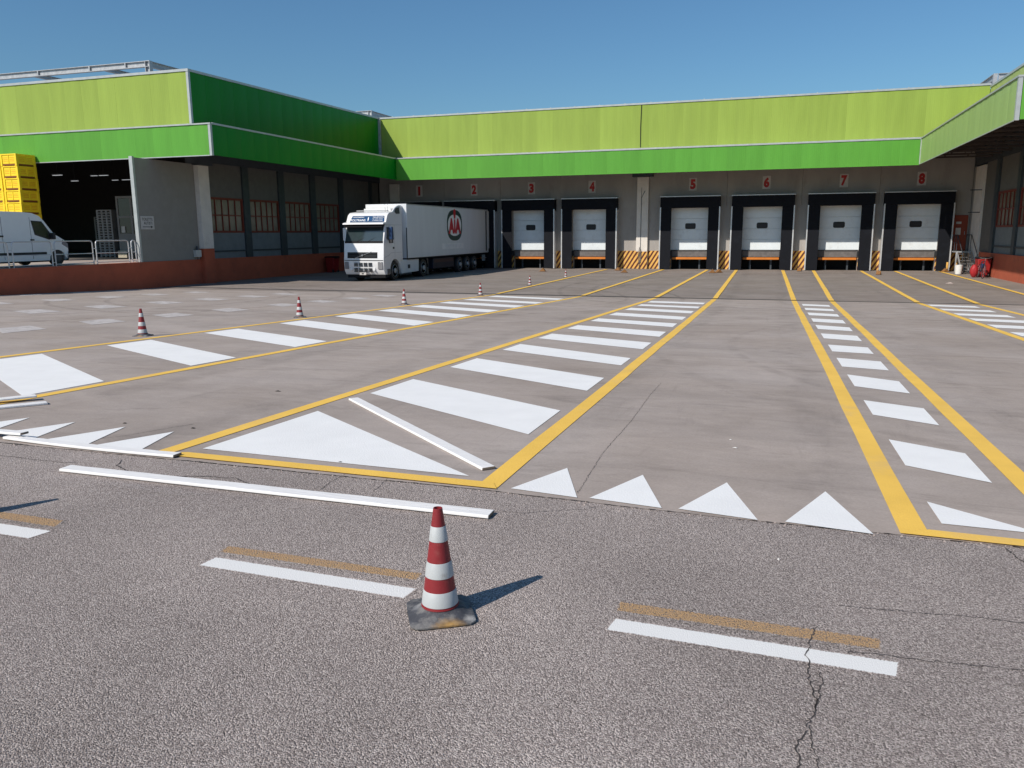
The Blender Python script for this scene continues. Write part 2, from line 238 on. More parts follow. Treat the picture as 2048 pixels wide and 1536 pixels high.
# ------------------------------------------------------------------ builders
WL = {}
class MB:
    def __init__(s): s.v = []; s.f = []; s.mi = []
    def add(s, vs, fs, mi=0):
        o = len(s.v); s.v += [tuple(a) for a in vs]; s.f += [tuple(i+o for i in f) for f in fs]; s.mi += [mi]*len(fs); return s
    def box(s, x0, x1, y0, y1, z0, z1, mi=0):
        return s.add([(x0, y0, z0), (x1, y0, z0), (x1, y1, z0), (x0, y1, z0), (x0, y0, z1), (x1, y0, z1), (x1, y1, z1), (x0, y1, z1)],
                     [(0, 3, 2, 1), (4, 5, 6, 7), (0, 1, 5, 4), (1, 2, 6, 5), (2, 3, 7, 6), (3, 0, 4, 7)], mi)
    def prism(s, poly, ax, a, b, mi=0):
        """poly: 2D outline in the two other axes; extruded along ax from a to b"""
        def P(u, v, t): return (t, u, v) if ax == 'x' else (u, t, v) if ax == 'y' else (u, v, t)
        n = len(poly); vs = [P(u, v, a) for u, v in poly]+[P(u, v, b) for u, v in poly]
        return s.add(vs, [tuple(range(n)), tuple(range(2*n-1, n-1, -1))]+[(i, i+n, (i+1) % n+n, (i+1) % n) for i in range(n)], mi)
    def quad(s, *p, mi=0): return s.add(p, [tuple(range(len(p)))], mi)
    def tube(s, pts, r, seg=8, closed=False, mi=0):
        pts = [Vector(p) for p in pts]; n = len(pts); base = len(s.v); prev = None
        for i, p in enumerate(pts):
            if closed: t = (pts[(i+1) % n]-pts[i-1]).normalized()
            else: t = (pts[min(i+1, n-1)]-pts[max(i-1, 0)]).normalized()
            if prev is None: a = t.orthogonal().normalized()
            else: a = (prev-t*prev.dot(t)).normalized()
            prev = a; b = t.cross(a)
            for k in range(seg):
                q = 2*math.pi*k/seg; s.v.append(tuple(p+(a*math.cos(q)+b*math.sin(q))*r))
        m = n if closed else n-1
        for i in range(m):
            for k in range(seg):
                j = (i+1) % n
                s.f.append((base+i*seg+k, base+i*seg+(k+1) % seg, base+j*seg+(k+1) % seg, base+j*seg+k)); s.mi.append(mi)
        if not closed:
            s.f.append(tuple(base+k for k in range(seg))[::-1]); s.mi.append(mi)
            s.f.append(tuple(base+(n-1)*seg+k for k in range(seg))); s.mi.append(mi)
        return s
    def lathe(s, prof, c=(0, 0, 0), seg=32, ax='z', mi=0):
        base = len(s.v)
        for r, h in prof:
            for k in range(seg):
                q = 2*math.pi*k/seg; a, b = r*math.cos(q), r*math.sin(q)
                p = (a, b, h) if ax == 'z' else (h, a, b) if ax == 'x' else (b, h, a)
                s.v.append((p[0]+c[0], p[1]+c[1], p[2]+c[2]))
        for i in range(len(prof)-1):
            for k in range(seg):
                s.f.append((base+i*seg+k, base+i*seg+(k+1) % seg, base+(i+1)*seg+(k+1) % seg, base+(i+1)*seg+k)); s.mi.append(mi)
        s.f.append(tuple(base+k for k in range(seg))[::-1]); s.mi.append(mi)
        s.f.append(tuple(base+(len(prof)-1)*seg+k for k in range(seg))); s.mi.append(mi)
        return s
    def mesh(s, name, mats, off=(0, 0, 0), smooth=True):
        me = bpy.data.meshes.new(name)
        me.from_pydata([(a-off[0], b-off[1], c-off[2]) for a, b, c in s.v], [], s.f)
        for m in (mats if isinstance(mats, (list, tuple)) else [mats]): me.materials.append(MT[m] if isinstance(m, str) else m)
        for p, i in zip(me.polygons, s.mi): p.material_index = i; p.use_smooth = smooth
        me.update()
        if smooth: me.set_sharp_from_angle(angle=R(32))
        return me
    def build(s, name, mats, parent=None, local=False, bevel=0, loc=None, smooth=True, seg=2):
        off = (0, 0, 0) if (local or parent is None) else WL[parent.name]
        if loc is not None and parent is None: off = loc
        o = bpy.data.objects.new(name, s.mesh(name, mats, off, smooth)); sc.collection.objects.link(o)
        if parent: o.parent = parent; WL[o.name] = WL[parent.name]
        else:
            o.location = loc or (0, 0, 0); WL[o.name] = tuple(loc or (0, 0, 0))
        if bevel:
            b = o.modifiers.new('bevel', 'BEVEL'); b.width = bevel; b.segments = seg; b.limit_method = 'ANGLE'; b.angle_limit = R(40)
        return o
def tag(o, label=None, cat=None, group=None, kind=None):
    if label: o['label'] = label
    if cat: o['category'] = cat
    if group: o['group'] = group
    if kind: o['kind'] = kind
    return o
def empty(name, loc, label=None, cat=None, group=None, rz=0, kind=None):
    o = bpy.data.objects.new(name, None); sc.collection.objects.link(o); o.location = loc; o.rotation_euler.z = rz
    WL[o.name] = tuple(loc); o.empty_display_size = .1
    return tag(o, label, cat, group, kind)
KIDS = lambda o: [c for c in bpy.data.objects if c.parent == o]
def copy_tree(o, parent=None):
    c = o.copy(); sc.collection.objects.link(c); c.parent = parent
    for ch in KIDS(o): copy_tree(ch, c)
    return c
def inst(src, name, loc, parent, rz=0):
    o = bpy.data.objects.new(name, src); sc.collection.objects.link(o); o.parent = parent
    p = WL[parent.name]; o.location = (loc[0]-p[0], loc[1]-p[1], loc[2]-p[2]); o.rotation_euler.z = rz; WL[o.name] = tuple(loc); return o
def text(body, name, m, parent, origin, u, v, h, width=None, bold=.02, depth=.004, world=True):
    """flat lettering standing on the plane through origin (centre) spanned by u (reading direction) and v (up); h = letter height"""
    cu = bpy.data.curves.new('t', 'FONT'); cu.body = body; cu.align_x = 'CENTER'; cu.align_y = 'CENTER'; cu.offset = bold; cu.extrude = .5; cu.resolution_u = 3
    t = bpy.data.objects.new('t', cu); sc.collection.objects.link(t); dg = bpy.context.evaluated_depsgraph_get()
    me = bpy.data.meshes.new_from_object(t.evaluated_get(dg)); bpy.data.objects.remove(t); bpy.data.curves.remove(cu)
    xs = [q.co.x for q in me.vertices]; ys = [q.co.y for q in me.vertices]
    cx, cy, wd, ht = (min(xs)+max(xs))/2, (min(ys)+max(ys))/2, max(xs)-min(xs), max(ys)-min(ys)
    sy = h/ht; sx = width/wd if width else sy
    u, v = Vector(u).normalized(), Vector(v).normalized(); nrm = u.cross(v); o0 = Vector(origin)-(Vector(WL[parent.name]) if world else Vector())
    for q in me.vertices:
        c = q.co.copy(); q.co = o0+u*((c.x-cx)*sx)+v*((c.y-cy)*sy)+nrm*((c.z+.5)*depth)
    me.materials.clear(); me.materials.append(MT[m]); me.name = name
    o = bpy.data.objects.new(name, me); sc.collection.objects.link(o); o.parent = parent; WL[o.name] = WL[parent.name]; return o

# ------------------------------------------------------------------ ground
YS, YF, ZA = 4.36, 29.5, .842
SL = ZA/(YF-YS)
def gz(y): return ZA if y <= YS else (YF-y)*SL if y < YF else 0.
g = MB()
for x0, x1 in ((-600, -60), (-60, -10), (-10, 10), (10, 60), (60, 600)):
    g.quad((x0, -500, ZA-.002), (x1, -500, ZA-.002), (x1, YS, ZA-.002), (x0, YS, ZA-.002))
road = tag(g.build('asphalt_road', 'asphalt', smooth=False), kind='structure')
# yard edge is slightly ragged against the asphalt
g = MB(); rnd = random.Random(3)
def edge_y(x): return max(4.288, min(4.362, YS-.04*(x+1.8)))+.004*math.sin(x*3.1)+.004*math.sin(x*11.7+1)
xs = [-90, -30]+[-14+i*.12 for i in range(0, 150)]+[8, 30, 90]
for a, b in zip(xs[:-1], xs[1:]):
    ea = edge_y(a) if -14 <= a <= 6 else YS; eb = edge_y(b) if -14 <= b <= 6 else YS
    ea += rnd.uniform(-.004, .004); eb += 0
    g.quad((a, ea, ZA+.001), (b, eb, ZA+.001), (b, YS+.06, gz(YS+.06)+.001), (a, YS+.06, gz(YS+.06)+.001))
    g.quad((a, YS+.06, gz(YS+.06)+.001), (b, YS+.06, gz(YS+.06)+.001), (b, YF, .001), (a, YF, .001))
yard = tag(g.build('concrete_yard', 'yard', smooth=False), kind='structure')
g = MB(); g.quad((-90, YF, 0), (90, YF, 0), (90, 900, 0), (-90, 900, 0)); g.quad((-900, YF, -.3), (-90, YF, -.3), (-90, 900, -.3), (-900, 900, -.3)); g.quad((90, YF, -.3), (900, YF, -.3), (900, 900, -.3), (90, 900, -.3))
g.quad((-900, -500, ZA-.06), (900, -500, ZA-.06), (900, YS+.1, ZA-.06), (-900, YS+.1, ZA-.06))
apron = tag(g.build('concrete_apron', 'apron', smooth=False), kind='structure')
# drain across the yard (runs a touch askew)
dy = lambda x: 29.62-.045*(x+3)
g = MB(); gr_ = MB()
n = 80
for i in range(n):
    a = -27.0+i*(37.4/n); b = a+37.4/n
    p = []
    for x, o in ((a, -.125), (b, -.125), (b, .125), (a, .125)): y = dy(x)+o; p.append((x, y, gz(y)+.006))
    g.quad(*p)
    for o in (-.155, .135):
        p = []
        for x, oo in ((a, 0), (b, 0), (b, .02), (a, .02)): y = dy(x)+o+oo; p.append((x, y, gz(y)+.010))
        gr_.quad(*p)
drain = tag(g.build('drain_channel', 'grate', smooth=False), kind='structure')
gr_.build('drain_edge', 'plate', drain)

# ------------------------------------------------------------------ road markings
def mark(name, m, pts, parent, dz=.005, sub=1):
    b = MB(); b.quad(*[(x, y, gz(y)+dz) for x, y in pts]); return b.build(name, m, parent, smooth=False)
def line(name, m, x0, y0, x1, y1, w0, w1, parent, dz=.005, wob=.006):
    b = MB(); n = max(2, int(abs(y1-y0)/1.2)); L = []; rr = random.Random(int(x0*100))
    dx, dyy = x1-x0, y1-y0; ln = math.hypot(dx, dyy); nx, ny = -dyy/ln, dx/ln
    for i in range(n+1):
        t = i/n; x, y, w_ = x0+dx*t+rr.uniform(-wob, wob), y0+dyy*t, w0+(w1-w0)*t+rr.uniform(-wob, wob)
        L.append(((x+nx*w_/2, y+ny*w_/2), (x-nx*w_/2, y-ny*w_/2)))
    for a, c in zip(L[:-1], L[1:]): b.quad(*[(x, y, gz(y)+dz) for x, y in (a[1], c[1], c[0], a[0])])
    return b.build(name, m, parent, smooth=False)
Ya = YF-.12; Yb_ = YF+.02
for (x0, y0, x1), (xa, x2, y2) in (((-10.27, 4.6, -10.38), (-10.38, -10.33, 51.6)), ((-7.02, 4.6, -6.88), (-6.88, -6.72, 52.0)), ((-4.12, 4.47, -4.05), (-4.05, -3.96, 52.0)),
        ((-1.61, 4.42, -1.94), (-1.94, -2.19, 52.0)), ((.765, 4.31, .735), (.735, .56, 52.0)), ((1.55, 4.30, 1.97), (1.97, 2.32, 52.0)),
        ((4.05, 5.0, 4.63), (4.63, 4.99, 52.0)), ((5.75, 5.0, 6.38), (6.38, 6.85, 52.0)), ((8.1, 5.0, 8.82), (8.82, 9.22, 52.0))):
    line('yellow_line', 'yellow', x0, y0, x1, Ya-.045*(x0+3), .135, .17, yard)
    line('yellow_line', 'yellow', xa, Ya+.29-.045*(x0+3), x2, y2, .17, .19, apron, dz=.018)
# end lines of the islands, along the seam
mark('yellow_line', 'yellow', [(-4.17, 4.43), (-1.535, 4.385), (-1.60, 4.51), (-3.95, 4.545)], yard, .009)
mark('yellow_line', 'yellow', [(.70, 4.30), (1.66, 4.275), (1.66, 4.37), (.84, 4.40)], yard, .009)
mark('yellow_line', 'yellow', [(-10.34, 4.47), (-6.95, 4.44), (-6.95, 4.55), (-10.34, 4.58)], yard, .009)
mark('yellow_line', 'yellow', [(3.98, 4.29), (5.8, 4.27), (5.8, 4.39), (3.98, 4.41)], yard, .009)
# hatch bars between the lines: left edge y0..y1, right edge y0..y1
def hatch(xl, xr, rows, m='white'):
    for l0, l1, r0, r1 in rows:
        XL = lambda y: xl(y); XR = lambda y: xr(y)
        mark('hatch_bar', m, [(xl(l0), l0), (xr(r0), r0), (xr(r1), r1), (xl(l1), l1)], yard)
hatch(lambda y: -10.08, lambda y: -7.17+.006*(y-6), [(7.75, 8.79, 5.97, 7.01), (9.99, 10.95, 8.43, 9.35), (12.3, 13.3, 10.8, 11.76), (14.72, 15.68, 13.04, 14.03), (17.0, 17.98, 15.19, 16.22), (19.25, 20.15, 17.5, 18.56), (21.3, 22.2, 19.69, 20.63), (23.4, 24.3, 21.92, 22.95), (25.5, 26.4, 24.05, 25.0), (28.0, 28.95, 26.7, 27.6)])
hatch(lambda y: -3.93+.003*(y-8), lambda y: -1.80-.0125*(y-6), [(7.27, 8.32, 5.92, 6.99), (9.43, 10.42, 8.17, 9.15), (11.54, 12.45, 10.34, 11.16), (13.49, 14.43, 12.36, 13.4), (15.6, 16.5, 14.5, 15.55), (17.73, 18.62, 16.73, 17.7), (19.85, 20.85, 18.86, 19.86), (22.07, 23.1, 21.21, 22.2), (24.19, 25.06, 23.5, 24.4), (26.2, 27.2, 25.73, 26.68)])
hatch(lambda y: .93, lambda y: 1.385+.0155*(y-5.5), [(5.82, 6.66, 5.52, 6.34), (7.72, 8.52, 7.39, 8.22), (9.46, 10.43, 9.12, 10.02), (11.2, 12.2, 11.0, 11.95), (13.05, 14.1, 12.9, 13.85), (15.23, 16.25, 14.9, 15.95), (17.28, 18.35, 16.97, 17.93), (19.32, 20.45, 19.0, 20.1), (21.62, 22.7, 21.28, 22.26), (23.88, 24.91, 23.53, 24.57), (26.1, 27.1, 25.8, 26.7)])
hatch(lambda y: 4.31+.022*(y-9.5), lambda y: 5.25+.042*(y-9.5)*.95, [(k, k+.9, k-.45, k+.5) for k in (6.2, 8.3, 10.45, 12.6, 14.75, 16.96, 18.95, 20.95, 22.95, 25.1, 27.3)])
mark('hatch_triangle', 'white', [(-3.93, 4.68), (-1.80, 4.61), (-3.92, 6.24)], yard)
mark('hatch_triangle', 'white', [(.925, 4.54), (1.40, 4.52), (.92, 4.95)], yard)
mark('hatch_triangle', 'white', [(-10.05, 4.75), (-7.2, 4.7), (-10.05, 6.6)], yard)
for i, x in enumerate((-1.46, -.96, -.44, .13)): mark('give_way_triangle', 'white', [(x, 4.43-.04*i), (x+.43, 4.375-.04*i), (x+.21+.01*i, 5.01-.01*i)], yard)
for i, x in enumerate((-6.35, -5.82, -5.27, -4.76)): mark('give_way_triangle', 'white', [(x, 4.60-.025*i), (x+.43, 4.56-.02*i), (x+.22, 5.15-.02*i)], yard)
for i, x in enumerate((2.2, 2.75, 3.3)): mark('give_way_triangle', 'white', [(x, 4.34), (x+.43, 4.33), (x+.22, 4.95)], yard)
# faded old hatching on the left
for xl, xr, ys in ((-14.5, -13.5, (11.6, 13.65, 15.85, 18.03, 20.55, 22.75, 25.0, 27.2)), (-18.85, -17.55, (11.4, 13.5, 15.7, 17.95, 20.3, 22.5, 24.8, 26.95)), (-23.1, -21.9, (13.6, 15.8, 18, 20.3, 22.5, 24.7, 27)), (-26.7, -25.9, (18.1, 20.4, 22.6, 24.9, 27.1))):
    for y in ys: mark('faded_hatch_patch', 'faded', [(xl, y), (xr, y-.6), (xr-.02, y+.36), (xl, y+.84)], yard)
# old dashes on the asphalt
def dash(m, p): 
    cx = sum(q[0] for q in p)/4; cy = sum(q[1] for q in p)/4
    p = [(cx+(x-cx)*1.02, cy+(y-cy)*1.16) for x, y in p]
    b = MB(); b.quad(*[(x, y, ZA-.0006) for x, y in p]); o = b.build('paint_dust' if 'dust' in m else 'white_dash' if 'white' in m else 'ochre_dash', m, road, smooth=False)
    uv = o.data.uv_layers.new(name='uv')
    for k, c in enumerate(((0, 0), (1, 0), (1, 1), (0, 1))): uv.data[k].uv = c
    return o
dash('worn_white', [(-2.515, 2.91), (-1.445, 2.885), (-1.43, 2.985), (-2.50, 3.012)])
dash('worn_ochre', [(-2.53, 3.065), (-1.455, 3.055), (-1.46, 3.15), (-2.55, 3.165)])
dash('worn_white', [(-.55, 2.868), (.48, 2.842), (.50, 2.945), (-.53, 2.968)])
dash('worn_ochre', [(-.55, 3.028), (.455, 3.01), (.47, 3.12), (-.55, 3.135)])
dash('worn_white', [(-4.6, 2.95), (-3.61, 2.935), (-3.58, 3.05), (-4.6, 3.065)])
dash('worn_ochre', [(-4.6, 3.115), (-3.60, 3.09), (-3.65, 3.205), (-4.6, 3.215)])
dash('pale_dust', [(-3.95, 3.75), (-3.3, 3.73), (-3.15, 3.82), (-3.9, 3.86)])
# cracks
def crack(pts, parent, w_=.007, z=ZA+.003, m='crack', f=None):
    b = MB(); rr = random.Random(len(pts)*7+int(pts[0][0]*100)); P = []
    for a, c in zip(pts[:-1], pts[1:]):
        ln = math.dist(a, c); k = max(2, int(ln/.012))
        for i in range(k): t = i/k; P.append((a[0]+(c[0]-a[0])*t+rr.uniform(-.006, .006), a[1]+(c[1]-a[1])*t+rr.uniform(-.006, .006)))
    P.append(pts[-1]); prev = None
    for i, p in enumerate(P):
        q = P[min(i+1, len(P)-1)]; o = P[max(i-1, 0)]; dx, dy_ = q[0]-o[0], q[1]-o[1]; ln = math.hypot(dx, dy_) or 1
        ww = w_*rr.uniform(.25, .75)*(1 if 0 < i < len(P)-1 else .2); zz = (lambda y: z) if f is None else f
        cur = ((p[0]-dy_/ln*ww, p[1]+dx/ln*ww, zz(p[1])), (p[0]+dy_/ln*ww, p[1]-dx/ln*ww, zz(p[1])))
        if prev: b.quad(prev[0], prev[1], cur[1], cur[0])
        prev = cur
    return b.build('crack', m, parent, smooth=False)
for pts, w_ in (([(.236, 3.15), (.21, 3.037), (.2, 2.949), (.184, 2.908), (.196, 2.84), (.189, 2.783), (.194, 2.706), (.2, 2.633), (.214, 2.59), (.198, 2.516), (.181, 2.456), (.175, 2.428)], .007),
    ([(.23, 2.796), (.234, 2.718), (.222, 2.64), (.212, 2.578), (.198, 2.516)], .006), ([(.175, 2.428), (.156, 2.386), (.142, 2.331), (.145, 2.274), (.146, 2.1)], .007),
    ([(.181, 2.446), (.183, 2.384), (.188, 2.336), (.197, 2.291), (.2, 2.1)], .006), ([(.333, 3.357), (.462, 3.369), (.574, 3.386), (.646, 3.381), (.756, 3.406), (1.2, 3.42)], .005),
    ([(.326, 2.966), (.421, 2.981), (.52, 2.983), (.624, 2.987), (.682, 2.998), (1.1, 3.03)], .005), ([(.2, 2.64), (.215, 2.66), (.23, 2.66)], .005), ([(.194, 2.70), (.21, 2.73), (.232, 2.72)], .004),
    ([(-4.259, 4.251), (-4.188, 4.133), (-4.025, 4.049), (-3.912, 4.025), (-3.799, 4.031), (-3.578, 4.056), (-3.424, 4.102), (-3.284, 4.104), (-3.223, 4.122), (-3.055, 4.041)], .011),
    ([(-5.191, 4.086), (-5.021, 4.088), (-4.84, 4.078), (-4.622, 4.08), (-4.487, 4.105)], .008), ([(-1.394, 4.034), (-1.254, 4.045), (-1.131, 4.114), (-1.037, 4.163), (-.941, 4.203), (-.886, 4.273)], .005),
    ([(-2.572, 4.067), (-2.596, 4.235), (-2.585, 4.401)], .005), ([(-2.249, 4.164), (-2.261, 4.284), (-2.281, 4.40)], .005), ([(1.155, 4.263), (1.173, 4.158), (1.192, 4.084)], .012)):
    crack(pts, road, w_*.62, z=ZA+.0006)
crack([(-1.05, 4.46), (-1.08, 5.0), (-1.11, 5.52), (-1.11, 6.78), (-1.15, 8.14), (-1.15, 9)], yard, .0032, m='joint', f=lambda y: gz(y)+.004)
crack([(-4.99, 4.6), (-4.8, 4.85), (-4.72, 5.1), (-4.6, 5.4)], yard, .005, m='joint', f=lambda y: gz(y)+.0035)
# dark seam between asphalt and concrete, with crumbs
b = MB(); rr = random.Random(11)
for i in range(260):
    x = rr.uniform(-10, 2.4); wd = rr.uniform(.01, .05); y = edge_y(x)-.006
    b.quad((x, y-rr.uniform(.001, .006), ZA+.004), (x+wd, y-rr.uniform(.0, .005), ZA+.004), (x+wd, edge_y(x+wd)-.004, ZA+.004), (x, y+.003, ZA+.004))
b.build('edge_crevice', 'crack', road, smooth=False)
b = MB()
for i in range(260):
    x = rr.uniform(-7, 2.0); y = edge_y(x)+rr.gauss(-.02, .018); s = rr.uniform(.002, .006); 
    b.add([(x-s, y-s, ZA-.001), (x+s, y-s*.7, ZA-.001), (x+s*.8, y+s, ZA-.001), (x-s, y+s, ZA-.001), (x, y, ZA+s*1.2)], [(0, 1, 4), (1, 2, 4), (2, 3, 4), (3, 0, 4)])
tag(b.build('loose_chippings', 'rubble', smooth=False), 'loose stone chippings along the seam between asphalt and concrete', 'chippings', kind='stuff')
# small litter on the yard
for i, (x, y, s, m, lab) in enumerate(((-.25, 6.25, .018, 'pale', 'small pale scrap on the open concrete bay'), (-.20, 5.98, .022, 'pale', 'crumpled pale scrap nearer the small triangles in the open bay'), (-2.77, 4.66, .022, 'dust_black', 'small dark pebble on the front edge of the big white triangle'),
        (-4.91, 7.07, .035, 'dust_black', 'short dark stick lying in the bay left of the big triangle'), (-5.17, 5.23, .024, 'dust_black', 'dark leaf behind the left row of small triangles'), (-4.49, 5.25, .03, 'dust_black', 'dark crumb between small triangle and yellow line'), (7.64, 40.5, .22, 'rubble', 'flattened brownish rag lying in the bay before door 8'))):
    b = MB(); k = 7; q = [(x+s*math.cos(2*math.pi*j/k)*random.uniform(.6, 1.2), y+s*.5*math.sin(2*math.pi*j/k)*random.uniform(.6, 1.2)) for j in range(k)]
    vs = [(a, c, gz(c)+.004) for a, c in q]+[(x, y, gz(y)+.004+s*.3)]
    b.add(vs, [(j, (j+1) % k, k) for j in range(k)]); tag(b.build('litter', m, loc=(x, y, gz(y)), smooth=False), lab, 'litter')
b = MB(); b.add([(.086, 3.787, ZA-.004), (.1, 3.78, ZA-.004), (.104, 3.795, ZA-.004), (.09, 3.8, ZA-.004), (.095, 3.79, ZA+.006)], [(0, 1, 4), (1, 2, 4), (2, 3, 4), (3, 0, 4)])
tag(b.build('pale_stone', 'pale', loc=(.09, 3.79, ZA), smooth=False), 'tiny pale stone on asphalt in front of the small white triangles', 'stone')

# ------------------------------------------------------------------ warehouse (back), walls and docks
XL, XR, YW = -27.2, 10.6, 52.9
DX = [-24.2, -20.1, -15.9, -11.7, -5.2, -.8, 3.66, 7.88]
wh = empty('warehouse', (-8, YW, 0), 'long warehouse at the back with lime and green cladding above eight numbered loading docks', 'warehouse')
def part(parent, name, m, x0, x1, y0, y1, z0, z1, bevel=0):
    return MB().box(x0, x1, y0, y1, z0, z1).build(name, m, parent, bevel=bevel, smooth=False)
T = .3
xs = [XL]
for x in DX: xs += [x-1.25, x+1.25]
xs.append(XR+.05)
for i in range(0, len(xs), 2):
    a, b_ = xs[i], xs[i+1]
    part(wh, 'wall_panel', 'wall', a, b_, YW, YW+T, 1.2, 3.95)
    part(wh, 'wall_base', 'wall', a-(.09 if i else 0), b_+(.09 if i < len(xs)-2 else 0), YW, YW+T, 0, 1.2)
sp = [XL, -22.15, -18.0, -13.8, -8.62, -7.88, -3.0, 1.43, 5.77, XR+.05]
for a, b_ in zip(sp[:-1], sp[1:]):
    part(wh, 'wall_panel', 'wall', a+.006, b_-.006, YW, YW+T, 3.95, 7.0)
part(wh, 'pillar', 'pillar', -8.62, -7.88, YW-.2, YW-.002, 1.2, 5.85, .01)
part(wh, 'pillar_foot', 'pillar', -8.62, -7.88, YW-.2, YW-.002, 0, 1.2, .01)
part(wh, 'pillar_bracket', 'dsteel', -8.9, -7.6, YW-.5, YW-.003, 5.86, 6.2)
part(wh, 'pillar', 'pillar', -26.3, -25.6, YW-.2, YW-.002, 0, 5.85, .01)
part(wh, 'ledge', 'steel', XL+.01, XR, YW+.302, YW+6, 1.0, 1.18)
b = MB(); b.tube([(-8.1, YW-.215, 5.0), (-8.32, YW-.215, 4.55), (-8.33, YW-.215, 1.25)], .018, 6); b.tube([(-8.32, YW-.215, 5.2), (-8.33, YW-.215, 4.55)], .012, 6); b.build('cable', 'dsteel', wh)
# striped hazard bands on the wall foot
def hazard(x0, x1, y, z0, z1, parent, per=.27, w_=.125, lean=.62):
    part(parent, 'hazard_panel', 'hy', x0, x1, y-.012, y-.001, z0, z1)
    b = MB(); H_ = z1-z0; x = x0-H_*lean-per+.05; yy = y-.0145
    while x < x1:
        poly = [(x, z0), (x+w_, z0), (x+w_+H_*lean, z1), (x+H_*lean, z1)]
        def clip(P, c, sgn):
            o = []
            for i in range(len(P)):
                a, e = P[i], P[(i+1) % len(P)]; ia, ie = sgn*(a[0]-c) >= 0, sgn*(e[0]-c) >= 0
                if ia: o.append(a)
                if ia != ie: t = (c-a[0])/(e[0]-a[0]); o.append((c, a[1]+(e[1]-a[1])*t))
            return o
        P = clip(poly, x0, 1)
        if P: P = clip(P, x1, -1)
        if len(P) >= 3: b.quad(*[(px, yy, pz) for px, pz in P])
        x += per
    b.build('hazard_stripes', 'hb', parent, smooth=False)
edges = [(-26.2, DX[0]-1.17)]+[(DX[i]+1.17, DX[i+1]-1.17) for i in range(7)]+[(DX[7]+1.17, XR-.05)]
for i, (a, b_) in enumerate(edges):
    if i == 4:
        hazard(a, -8.64, YW, .02, 1.18, wh); hazard(-8.62, -7.88, YW-.2, .02, 1.14, wh); hazard(-7.86, b_, YW, .02, 1.18, wh)
    else: hazard(a, b_, YW, .02, 1.18, wh)
# cladding: canopy band and upper fascia
XC, YC, YB, ZB, ZC, XRC = -23.9, 30.6, 48.9, 5.88, 7.18, 7.2
XU, YU, YBU, XRU = -25.5, 31.4, 49.9, 10.45
ZUF, ZUB = 9.63, 9.88
def run(parent, n0, n1, fixed, axis, z0, z1, m, sgn, name='cladding_panel', z1b=None, wdt=1.0):
    """row of upright panels from n0 to n1 along axis; fixed = plane of the outer face; sgn = outward side"""
    n_ = max(1, round(abs(n1-n0)/wdt)); st = (n1-n0)/n_; th = .05; cache = {}
    for i in range(n_):
        a, c = n0+i*st+.0006, n0+(i+1)*st-.0006; pr = (.002 if i % 2 else 0)
        top = z1 if z1b is None else z1+(z1b-z1)*(i+.5)/n_
        f0, f1 = sorted((fixed-sgn*th, fixed+sgn*pr))
        key = (pr, round(top, 3))
        if key not in cache:
            mb = MB()
            L_ = c-a; hh = top-z0; kk = 8; bow = .010
            face = [(L_*t/kk, pr+bow*math.sin(math.pi*t/kk)) for t in range(kk+1)]
            ring_ = [(0, -th)]+face+[(L_, -th)]
            for zz in (0, hh):
                for p_, q_ in ring_: mb.v.append((p_, sgn*q_, zz) if axis == 'x' else (sgn*q_, p_, zz))
            nn = len(ring_)
            for t in range(nn): mb.f.append((t, (t+1) % nn, (t+1) % nn+nn, t+nn)); mb.mi.append(0)
            mb.f += [tuple(range(nn)), tuple(range(2*nn-1, nn-1, -1))]; mb.mi += [0, 0]
            cache[key] = mb.mesh(name, m, smooth=True); cache[key].validate()
            bmx = bmesh.new(); bmx.from_mesh(cache[key]); bmesh.ops.recalc_face_normals(bmx, faces=bmx.faces); bmx.to_mesh(cache[key]); bmx.free()
        loc = (a, fixed, z0) if axis == 'x' else (fixed, a, z0)
        inst(cache[key], name, loc, parent)
def flash(parent, x0, x1, y0, y1, z, h=.07, m='trim', z2=None):
    if z2 is None: return part(parent, 'flashing', m, x0, x1, y0, y1, z, z+h)
    b = MB(); b.add([(x0, y0, z), (x1, y0, z), (x1, y1, z2), (x0, y1, z2), (x0, y0, z+h), (x1, y0, z+h), (x1, y1, z2+h), (x0, y1, z2+h)], [(0, 3, 2, 1), (4, 5, 6, 7), (0, 1, 5, 4), (1, 2, 6, 5), (2, 3, 7, 6), (3, 0, 4, 7)])
    return b.build('flashing', m, parent, smooth=False)
run(wh, XC+.02, XRC-.02, YB, 'x', ZB, ZC, 'green', -1)
run(wh, XU+.02, XRU-.02, YBU, 'x', ZC+.2, ZUB, 'lime', -1)
flash(wh, XC+.1, XRC-.1, YB-.04, YB+.14, ZC+.003, .06); flash(wh, XC, XRC, YB-.03, YB-.002, ZB-.05, .05, 'green')
flash(wh, XU, XRU, YBU-.05, YBU+.12, ZUB+.003, .10)
part(wh, 'canopy_top', 'steel', XC, XRC, YB+.15, YBU-.052, ZC-.02, ZC+.06); part(wh, 'canopy_top', 'steel', XU, XRU, YBU-.04, YBU-.001, ZC+.06, ZC+.197)
b = MB(); b.tube([(-8.02, YBU-.03, ZC+.25), (-8.03, YBU-.035, 8.6), (-8.0, YBU-.03, ZUB)], .022, 5); b.build('cable', 'black', wh)
for x in [XC+1.4+i*1.42 for i in range(22)]: pass
b = MB()
for i in range(23):
    x = XU+1+i*1.55; b.box(x-.03, x+.03, YBU-.02, YBU+.04, ZUB+.10, ZUB+.14)
b.build('flashing_clips', 'trim', wh)
